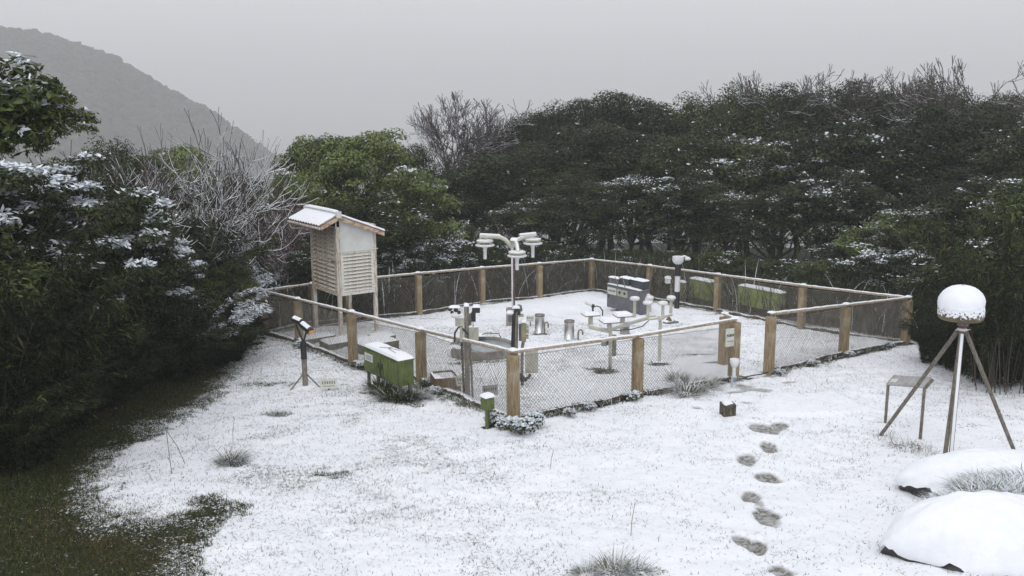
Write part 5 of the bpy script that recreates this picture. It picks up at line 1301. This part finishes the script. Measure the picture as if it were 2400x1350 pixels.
# ------------------------------------------------------------------ gate: sign, white cup-headed post, cable
ps, hs = POSTS['g0']; p0 = G(1683, 888)
sgp = POSTS['g1'][0]
e = thing('gate_sign', 'white board lettered in dark characters beside the gate post', 'sign', sgp-EX*0.17-EY*0.03, 0.45)
zt3 = hz(e.location, 770); zb3 = hz(e.location, 812); s = sc(e.location)
bo = MB().box((0, 0, (zt3+zb3)/2), (25*s, .02, zt3-zb3)).build('board', 'sign', e)
fc = bpy.data.curves.new('gate_text', 'FONT'); fc.body = '觀測坪'; fc.size = 7.2*s; fc.align_x = 'CENTER'; fc.align_y = 'CENTER'; fc.extrude = .001; fc.offset = .0012
fo = bpy.data.objects.new('tmp', fc); C.objects.link(fo)
dg = bpy.context.evaluated_depsgraph_get(); tm = bpy.data.meshes.new_from_object(fo.evaluated_get(dg)); bpy.data.objects.remove(fo)
tm.materials.clear(); tm.materials.append(M['ink'])
to = link('lettering', tm, bo, (0, -.012, zb3+(zt3-zb3)*.60)); to.rotation_euler = (PI/2, 0, 0)
MB().box((0, -.0115, zb3+(zt3-zb3)*.30), (19*s, .002, .010)).build('underline', 'ink', bo)
for zz in (.2, .8): MB().box((0.06, .05, zb3+(zt3-zb3)*zz), (.2, .08, .02)).build('bracket', 'galv', e)
p = G(1719, 906); s = sc(p); Z = lambda v: hz(p, v)
e = thing('cup_headed_post', 'small white cup-headed post on a pale blue foot in front of the gate post', 'instrument post', p, 0)
MB().cyl((0, 0, -.05), (0, 0, Z(882)), 6.6*s, n=18).build('foot', 'paleblue', e)
MB().bbox((-3*s, -6.9*s, Z(893)), (5*s, -5.4*s, Z(884))).build('label_plate', 'bluepanel', e)
MB().cyl((0, 0, Z(882)), (0, 0, Z(860)), 4.2*s, n=16).build('neck', 'frost', e)
MB().lathe([(4.2*s, Z(862)), (8*s, Z(857)), (10.8*s, Z(850)), (11*s, Z(842)), (9.8*s, Z(841)), (9*s, Z(845)), (.001, Z(846))], n=24).build('cup', 'frost', e)
pts = [G(1727, 884), G(1745, 888), G(1765, 884), G(1785, 881), G(1800, 876)]
tag(MB().tube([q+Vector((0, 0, .035)) for q in pts], .012, 6).build('cable', 'black'), 'black cable lying across the gate opening', 'cable')
# stump
p = G(1705, 972); s = sc(p); e = thing('tree_stump', 'short dark squared stump with notched snowy top in front of the gate', 'stump', p, .1)
h = hz(p, 945); W2 = 15*s
MB().add([(-W2, -W2, -.08), (W2, -W2, -.08), (W2, W2, -.08), (-W2, W2, -.08), (-W2*1.02, -W2, h), (-W2*.3, -W2, h*.86), (W2*.25, -W2, h*.80), (W2, -W2, h*1.02), (W2, W2, h), (-W2, W2, h)],
         [(0,1,7,6,5,4), (1,2,8,7), (2,3,9,8), (3,0,4,9), (4,5,6,7,8,9)]).build('wood', 'stump', e)
MB().cap((0, .02, h*.88), (W2*1.7, W2*1.6), .05, n=8, seed=12, over=0).build('snow_cap', 'snow', e)

# ------------------------------------------------------------------ reading stand
fa = G(2075, 989); fb = G(2157, 1026); s = sc(fa)
e = thing('reading_stand', 'low grey metal reading stand with a slanted panel left of the tripod', 'stand', fa, 0)
L_ = lambda q: Vector(q)-Vector(e.location)
ka = fa+Vector((0, 0, hz(fa, 905))); kb = fb+Vector((0, 0, hz(fb, 912)))
ax = (fb-fa); ax.z = 0; ax.normalize(); bk = Vector((-ax.y, ax.x, 0))
ta = ka+bk*.12+Vector((0, 0, .14)); tb = kb+bk*.12+Vector((0, 0, .14))
for a_, b_, c_ in ((fa, ka, ta), (fb, kb, tb)):
    MB().tube([L_(a_-Vector((0, 0, .05))), L_(a_.lerp(b_, .5)), L_(b_), L_(b_.lerp(c_, .3)), L_(c_)], .024, 8).build('leg', 'tripod', e)
nv = (tb-ta).cross(ka-ta).normalized()
if nv.z < 0: nv = -nv
vs = [L_(q)+nv*.02 for q in (ka, kb, tb, ta)]; vs += [q+nv*.03 for q in vs]
po = MB().add(vs, [(3,2,1,0), (4,5,6,7), (0,1,5,4), (1,2,6,5), (2,3,7,6), (3,0,4,7)]).build('panel', 'signgrey', e)
c = [vs[4].lerp(vs[7], f).lerp(vs[5].lerp(vs[6], f), t_)+nv*.003 for f, t_ in ((.25, .05), (.25, .25), (.60, .25), (.60, .05))]
MB().add(c, [(0, 1, 2, 3)]).build('label_plate', 'sign', po)

# ------------------------------------------------------------------ dome antenna on tripod
ft = [G(2059, 1016), G(2384, 1058), G(2213, 1076)]
pole = G(2226, 1094)
e = thing('dome_antenna', 'snow-capped dome antenna on a tall weathered tripod at the right', 'antenna', pole, 0)
L_ = lambda q: Vector(q)-Vector(e.location)
apz = hz(pole, 770); ap = pole+Vector((0, 0, apz)); s = sc(ap)
dx_ = 0.0
for q, r_ in zip(ft, (.026, .026, .030)): MB().tube([L_(ap)+(q-pole)*.03, L_(q-Vector((0, 0, .08)))], r_, 12).build('leg', 'tripod', e)
MB().cyl((0, 0, -.08), (0, 0, apz), .028, n=14).build('centre_pole', 'barksnow' if False else 'galv', e)
m = MB(); vs = []; 
for i in range(30):
    for j in range(5):
        an = PI*(1.22+.36*j/4); vs.append((math.cos(an)*.032, math.sin(an)*.032, .02+(apz-.08)*i/29))
m.add(vs, [(i*5+j, i*5+j+1, (i+1)*5+j+1, (i+1)*5+j) for i in range(29) for j in range(4)], True); m.build('snow_strip', 'snow', e)
MB().lathe([(.07, -.05), (.075, -.02), (.05, .0), (.04, .03), (.07, .035), (.07, .05)], (0, 0, apz), 16).tube([(-.09, 0, apz-.03), (.1, 0, apz-.02)], .015, 6).tube([(0, -.09, apz-.03), (0, .1, apz-.02)], .015, 6).build('collar', 'twigred', e)
for q in ((-.03, 0), (.03, .02), (.02, -.03)): MB().cyl((q[0], q[1], apz+.03), (q[0], q[1], apz+.14), .010).build('bolt', 'galv', e)
r_ = 50.5*s; zb_ = hz(pole, 745); 
xo = (2251-proj(pole+Vector((0, 0, zb_)))[0])*s
dm = mat('weathered_radome', (0.075, 0.055, 0.025), 0.6, noise=6, col2=(0.16, 0.13, 0.075), bump=0.3, snow=(-0.12, 1.3, 30))
MB().lathe([(r_*.55, -.01), (r_*.9, -.015), (r_*.97, .0), (r_, .05), (r_*1.0, r_*.45), (r_*.93, r_*.85), (r_*.75, r_*1.17), (r_*.45, r_*1.4), (.001, r_*1.48)], (xo, 0, zb_), 40).build('dome', dm, e)
# snow shell: ragged lower edge, heavier on the left
m = MB(); vs = []; N_, K_ = 48, 14; rnd = random.Random(8)
prof = [(0, 1.50), (.25, 1.475), (.47, 1.405), (.62, 1.31), (.77, 1.175), (.88, 1.01), (.95, .86), (.99, .68), (1.015, .50), (1.02, .34), (1.02, .22), (1.015, .13)]
cut = []
for i in range(N_):
    a_ = 2*PI*i/N_; lf = (1-math.cos(a_-math.radians(215)))/2    # 0 towards the left-front
    cut.append(0.50+0.32*lf+.05*math.sin(i*1.7)+rnd.uniform(-.04, .04))
for k_, (rr_, zz_) in enumerate(prof):
    for i in range(N_):
        a_ = 2*PI*i/N_; z_ = max(zz_, cut[i]); t_ = .018*min(1, (z_-cut[i])*4+.0)
        # radius on the profile at height z_
        rad_ = np.interp(-z_, [-q[1] for q in prof], [q[0] for q in prof]); 
        vs.append((xo+(r_*rad_+t_-.002)*math.cos(a_), (r_*rad_+t_-.002)*math.sin(a_), zb_+r_*z_+t_*.6))
m.add(vs, [(k*N_+i, (k+1)*N_+i, (k+1)*N_+(i+1) % N_, k*N_+(i+1) % N_) for k in range(len(prof)-1) for i in range(N_)], True); m.build('snow_shell', 'snow', e)

# ------------------------------------------------------------------ boulders at the lower right
def boulder(u0, v0, u1, vtop, lab, ysq, seed, zrel, bare_az=None):
    """u0,v0 = front base centre; vtop = crest row"""
    p = G(u0, v0); s = sc(p); R_ = (u1-u0)*s
    c = onG(p.x, p.y+R_*ysq); h = hz(c, vtop)-.04; e = thing('boulder', lab, 'boulder', c, 0, 'snow-covered boulders at the lower right')
    n1, n2 = 96, 30
    for nm, mt in (('rock', 'rock'), ('snow_blanket', 'snow')):
        J, I = np.meshgrid(np.arange(n2+1)/n2, np.arange(n1)/n1*2*PI, indexing='ij')
        z0_ = -0.3 if nm == 'rock' else zrel
        zz = z0_+(1-z0_)*np.sin(J*PI/2)
        if nm != 'rock':
            lo_ = zrel+.34*(fbm(np.cos(I)*4+9, np.sin(I)*4+9, 3, seed)-.5)+.16*(fbm(np.cos(I)*12+19, np.sin(I)*12+9, 2, seed)-.5)
            if bare_az is not None: lo_ = lo_+.30*np.exp(-((I-bare_az)/.30)**2)
            zz = np.maximum(zz, lo_)
        q = np.where(zz > 0, np.sqrt(np.clip(1-np.maximum(zz, 0)**2.2, 0, 1)), 1+.1*zz)
        wob = 1+.34*(fbm(np.cos(I)*1.5+5, np.sin(I)*1.5+zz+5, 4, seed)-.5)
        if nm == 'rock': wob = wob+.12*(fbm(np.cos(I)*5+5, np.sin(I)*5+zz*5+5, 3, seed)-.5)
        g_ = 0.0 if nm == 'rock' else .045
        rad = R_*q*wob+g_*np.minimum(1, q*4)*(1-np.exp(-np.clip(zz-z0_, 0, 1)*20)*.6)
        zj = h*zz*(1+.34*(fbm(np.cos(I)*q*1.8+7, np.sin(I)*q*1.8+7, 4, seed+2)-.5)+.06*(fbm(np.cos(I)*q*9+7, np.sin(I)*q*9+7, 3, seed+4)-.5))+g_*(.8 if nm != 'rock' else 0)
        V = np.stack([rad*np.cos(I), rad*ysq*np.sin(I), zj], -1).reshape(-1, 3)
        F_ = []
        a_ = np.arange(n2*n1); jj, ii = a_//n1, a_ % n1
        F_ = np.stack([jj*n1+ii, jj*n1+(ii+1) % n1, (jj+1)*n1+(ii+1) % n1, (jj+1)*n1+ii], 1)
        me_ = np_mesh(nm, V, F_, [M[mt]], smooth=True); link(nm, me_, e)
    return e
boulder(2352, 1350, 2570, 1165, 'large snow-blanketed boulder in the lower right corner, the nearer one', 0.62, 3, .03)
boulder(2370, 1190, 2575, 1060, 'snow-blanketed boulder behind the nearer one, its dark left flank showing', 0.55, 5, .02, 3.5)

# ------------------------------------------------------------------ grass tufts and stalks
TG = {
 'white': tuft_mesh('tuft_white', 95, 520, .18, .44, .013, .8, 1.3, 'straw', .85),
 'snowy': tuft_mesh('tuft_snowy', 91, 420, .16, .42, .010, .65, 1.25, 'straw', .55),
 'dark': tuft_mesh('tuft_dark', 92, 380, .14, .40, .012, .5, 1.2, 'bamboo', .12, tintm=.6),
 'brown': tuft_mesh('tuft_brown', 93, 360, .14, .26, .010, .7, 1.0, 'reed', .06, tintm=.75),
 'thin': tuft_mesh('tuft_thin', 94, 60, .22, .20, .007, .5, .8, 'straw', .2),
}
def tuft(kind, u, v, k, lab, kz=None, group='grass tufts on and round the lawn', name='grass_tuft'):
    p = G(u, v); tag(link(name, TG[kind], None, p, rr.uniform(0, 6), (k, k, kz or k)), lab, 'grass tuft', group)
tuft('snowy', 1612, 925, 1.25, 'large snow-bent grass tuft at the foot of the fence left of the gate')
tuft('snowy', 1655, 905, .9, 'smaller snowy tuft between the big bent tuft and the gate post')
tuft('snowy', 1590, 893, .9, 'snowy tuft inside the fence behind the big bent tuft')
tuft('brown', 1412, 874, .75, 'rusty brown tuft at the foot of the pipe rack leg')
tuft('snowy', 545, 1082, .75, 'snowy tuft standing alone on the left lawn')
tuft('snowy', 1440, 1345, .75, 'snow-matted tuft at the bottom edge, left of the footprints')
tuft('snowy', 1490, 1350, .6, 'smaller snow-matted tuft at the bottom edge beside the larger one')
tuft('snowy', 1375, 1352, .5, 'leftmost snow-matted tuft at the bottom edge')
for i, (u, v, k) in enumerate(((890, 915, 1.0), (925, 940, 1.05), (955, 940, .9), (905, 930, .9))):
    tuft('dark', u, v, k, ('dark tuft under the left end of the green box', 'dark tuft under the middle of the green box', 'dark tuft under the right corner of the green box', 'dark tuft just in front of the green box')[i])
tuft('snowy', 985, 935, .7, 'frosted tuft right of the green box')
tuft('dark', 1225, 1008, .42, 'green leafy tuft at the foot of the near corner post')
tuft('dark', 1160, 995, .38, 'dark tuft between the green pillar and the corner post')
tuft('thin', 2120, 1045, .9, 'thin dry blades between the stand and the tripod')
tuft('thin', 2075, 1025, .8, 'thin dry blades at the left tripod foot')
tuft('thin', 2170, 1060, .8, 'thin dry blades under the reading stand')
tuft('thin', 1400, 1160, .5, 'a few loose blades in the middle of the clean snow')
for i, (u, v, k, lab) in enumerate(((2205, 1185, .5, 'leftmost snowy tuft in the gap between the boulders'), (2245, 1178, .6, 'second snowy tuft from the left in the gap between the boulders'),
        (2285, 1168, .7, 'third snowy tuft from the left in the gap between the boulders'), (2325, 1155, .75, 'fourth snowy tuft from the left in the gap between the boulders'),
        (2365, 1148, .8, 'snowy tuft near the right end of the gap between the boulders'), (2405, 1135, .85, 'snowy tuft at the right edge in the gap between the boulders'),
        (2300, 1120, .5, 'snowy tuft growing over the back boulder'), (2375, 1105, .6, 'snowy tuft on the back boulder at the right edge'), (2340, 1095, .5, 'small snowy tuft on the crown of the back boulder'), (2268, 1140, .6, 'snowy tuft on the left flank of the back boulder'), (2310, 1140, .7, 'snowy tuft low on the back boulder, in its middle'), (2390, 1160, .7, 'snowy tuft against the nearer boulder at the right edge'))):
    q = G(u, v, .36); tag(link('grass_tuft', TG['white'], None, q-Vector((0, 0, .04)), i*1.3, (k*1.1, k*1.1, k*.8)), lab, 'grass tuft', 'snowy tufts between the boulders')
for i, (u, v, k, lab) in enumerate(((2150, 1262, .3, 'small weed at the left tip of the nearer boulder'), (2190, 1290, .28, 'small weed under the left flank of the nearer boulder'), (2240, 1325, .3, 'small weed at the lower edge of the nearer boulder'), (2320, 1345, .3, 'dark weed at the bottom edge under the nearer boulder'))):
    tuft('dark', u, v, k, lab, None, 'weeds round the nearer boulder')
tuft('snowy', 480, 935, .35, 'small tuft at the edge of the bare turf')
tuft('snowy', 650, 975, .45, 'low snowy tuft on the slope below the tripod sensor')
tuft('dark', 1000, 905, .6, 'dark tuft behind the fence left of the timber trough')
WEED = crown_mesh('weed', 97, .26, .26, .0, 18, 700, .062, .034, 'leafmid', 1.6, flat=.6, rc=(.25, .45), tintb=.1)
for i, (u, v, k, lab) in enumerate(((1222, 1018, 1.15, 'leafy green weed with snow at the foot of the near corner post, front one'), (1185, 1006, .9, 'snow-capped weed left of the near corner post foot'), (1250, 1000, .9, 'snowy weed right of the near corner post foot'),
        (1160, 996, .8, 'snowy weed at the foot of the green pillar'), (1335, 975, .6, 'small snowy weed along the kerb right of the corner post'), (1480, 940, .8, 'small weed at the foot of the second near post'), (1385, 962, .55, 'tiny snowy weed on the kerb midway to the second near post'),
        (1830, 880, .6, 'small weed at the kerb just right of the gate'), (1905, 858, .6, 'small snowy weed at the kerb between the gate and the right corner'), (1990, 838, .6, 'small weed at the foot of the post right of the gate'), (2085, 815, .6, 'small weed at the kerb near the right fence corner'),
        (1020, 925, .7, 'small snowy weed at the kerb beside the timber trough'), (850, 862, .7, 'small snowy weed at the kerb behind the green box'), (700, 815, .7, 'small dark weed at the kerb behind the tripod sensor'))):
    p = G(u, v); e = thing('leafy_weed', lab, 'weed', p, i*1.7, 'leafy weeds along the kerb'); k *= .72; link('crown', WEED[0], e, scale=(k, k, k)); link('trunk', WEED[1], e, scale=(k, k, k))
# bent dry stalks
def stalk(pts, lab):
    P_ = [G(u, v)+Vector((0, 0, 0)) if h == 0 else G(u, v)+Vector((0, 0, h)) for u, v, h in pts]
    tag(MB().tube(P_, .004, 5).build('dry_stalk', 'wood'), lab, 'stalk', 'dry stalks standing in the snow')
b0_ = G(403, 1112); b1_ = G(434, 1090); hh_ = hz(b0_, 1008)
tag(MB().tube([b0_, b0_+Vector((-.02, 0, hh_*.6)), b0_+Vector((-.03, 0, hh_)), b0_.lerp(b1_, .5)+Vector((0, 0, hh_*.55)), b1_+Vector((0, 0, .02))], .0045, 5).build('dry_stalk', 'wood'), 'bent dry stalk forming an upside-down V at the edge of the left lawn', 'stalk', 'dry stalks standing in the snow')
for u, v, vt, lab in ((546, 1040, 980, 'thin upright stalk behind the lone left tuft'), (1478, 1262, 1178, 'thin upright stalk left of the footprints'), (1290, 1100, 1055, 'short thin stalk in the middle of the clean snow')):
    b = G(u, v); h = hz(b, vt); tag(MB().tube([b, b+Vector((.01, 0, h*.5)), b+Vector((.04, .01, h))], .0035, 5).build('dry_stalk', 'wood'), lab, 'stalk', 'dry stalks standing in the snow')

# ------------------------------------------------------------------ lawn blades (uncountable)
g = np.random.default_rng(101)
def blades(N, xr, yr, accept, L, Wd, flatness, name, lab, mats, snowp, tm, tsd, dens=None):
    X = g.uniform(*xr, N); Y = g.uniform(*yr, N)
    # keep roughly equal density in the picture: nearer ground is sampled less per square metre further away
    Z_, cv, ro, we = fields(X, Y); ok = accept(X, Y, cv, ro, we); X, Y, Z_ = X[ok], Y[ok], Z_[ok]; n_ = len(X)
    az = g.uniform(0, 2*PI, n_); Ls = L*g.uniform(.5, 1.3, n_); el = np.clip(g.normal(flatness, .3, n_), .08, 1.5)
    tip = np.stack([np.cos(az)*np.cos(el), np.sin(az)*np.cos(el), np.sin(el)], 1)*Ls[:, None]; side = np.stack([-np.sin(az), np.cos(az), 0*az], 1)*Wd/2*g.uniform(.7, 1.3, n_)[:, None]
    P_ = np.stack([X, Y, Z_-.003], 1)
    V = np.stack([P_-side, P_+side, P_+tip], 1).reshape(-1, 3)
    sn = (g.random(n_) < snowp)
    o = link(name, np_mesh(name, V, np.arange(n_*3).reshape(-1, 3), mats, sn.astype(int), tint=np.clip(g.normal(tm, tsd, n_), 0, 1)))
    tag(o, lab, 'grass', kind='stuff')
blades(330000, (-8, -0.5), (7.2, 21), lambda X, Y, c, r, w: (c < .75) & (np.abs(X) < Y*.60) & (g.random(len(X)) < np.clip(12/Y, 0, 1)**1.5), .06, .008, .6, 'turf', 'short dark turf left bare of snow at the lower left', [M['turf'], M['leafsnow']], .0, .5, .28)
blades(900000, (-8, 9), (7.4, 24), lambda X, Y, c, r, w: (c > .6) & (w < .3) & (np.abs(X) < Y*.60) & (g.random(len(X)) < (.02+.8*r**1.4)*np.clip(11/Y, 0, 1)**1.3), .05, .007, .35, 'frosted_grass', 'frosted blades poking through the thin snow', [M['straw'], M['leafsnow']], .25, .26, .3)
# kerb-side weeds along the near fence
g = np.random.default_rng(103)
def strip(k1, k2, n_, lab, m_, L, off=-.12):
    a_, b_ = POSTS[k1][0], POSTS[k2][0]; ax_ = (b_-a_); ax_.z = 0; Ln = ax_.length; ax_.normalize(); nv_ = Vector((-ax_.y, ax_.x, 0))
    if nv_.y > 0: nv_ = -nv_
    def bf(k):
        c = g.uniform(0, 1, 26); t = c[g.integers(0, 26, k)]+g.normal(0, .02, k); d = g.normal(.09, .06, k)
        x = a_.x+ax_.x*Ln*t+nv_.x*d; y = a_.y+ax_.y*Ln*t+nv_.y*d
        return np.stack([x, y, gz(x, y)-.01], 1)
    V, Fq = ribbons(g, n_, bf, L, .010, .7, .9, 3)
    sn = np.repeat(g.random(n_) < .25, 3)
    o = link('kerb_weeds', np_mesh('kerb_weeds', V, Fq, [M[m_], M['leafsnow']], sn.astype(int), tint=np.repeat(np.clip(g.normal(.5, .2, n_), 0, 1), 3)))
    tag(o, lab, 'weeds', kind='stuff')
strip('A', 'd1', 1300, 'dark weeds along the kerb right of the near corner post', 'bamboo', .15)
strip('d1', 'g1', 900, 'dark weeds along the kerb between the second post and the gate', 'bamboo', .14)
strip('g2', 'd2', 900, 'dark weeds along the kerb right of the gate', 'bamboo', .13)
strip('d2', 'D', 700, 'dark weeds along the kerb near the right fence corner', 'bamboo', .13)
strip('a1', 'A', 700, 'sparse weeds along the kerb left of the near corner post', 'straw', .10)
strip('a2', 'a1', 900, 'weeds along the kerb behind the green box', 'bamboo', .13)

# ------------------------------------------------------------------ haze
hb_ = MB().bbox((-5100, -5100, -132), (5100, 5100, 88)).mesh('haze', 'snow'); hb_.materials.clear()
hm_ = bpy.data.materials.new('haze'); hm_.use_nodes = True; hn = hm_.node_tree
for nd in list(hn.nodes):
    if nd.type == 'BSDF_PRINCIPLED': hn.nodes.remove(nd)
pv = hn.nodes.new('ShaderNodeVolumePrincipled'); pv.inputs['Density'].default_value = 0.0010; pv.inputs['Color'].default_value = (0.985, 0.985, 1.0, 1)
pv.inputs['Anisotropy'].default_value = 0.2
out = [q for q in hn.nodes if q.type == 'OUTPUT_MATERIAL'][0]; hn.links.new(pv.outputs[0], out.inputs['Volume'])
hb_.materials.append(hm_); tag(link('haze', hb_), 'thin even fog over the whole hilltop', kind='stuff')
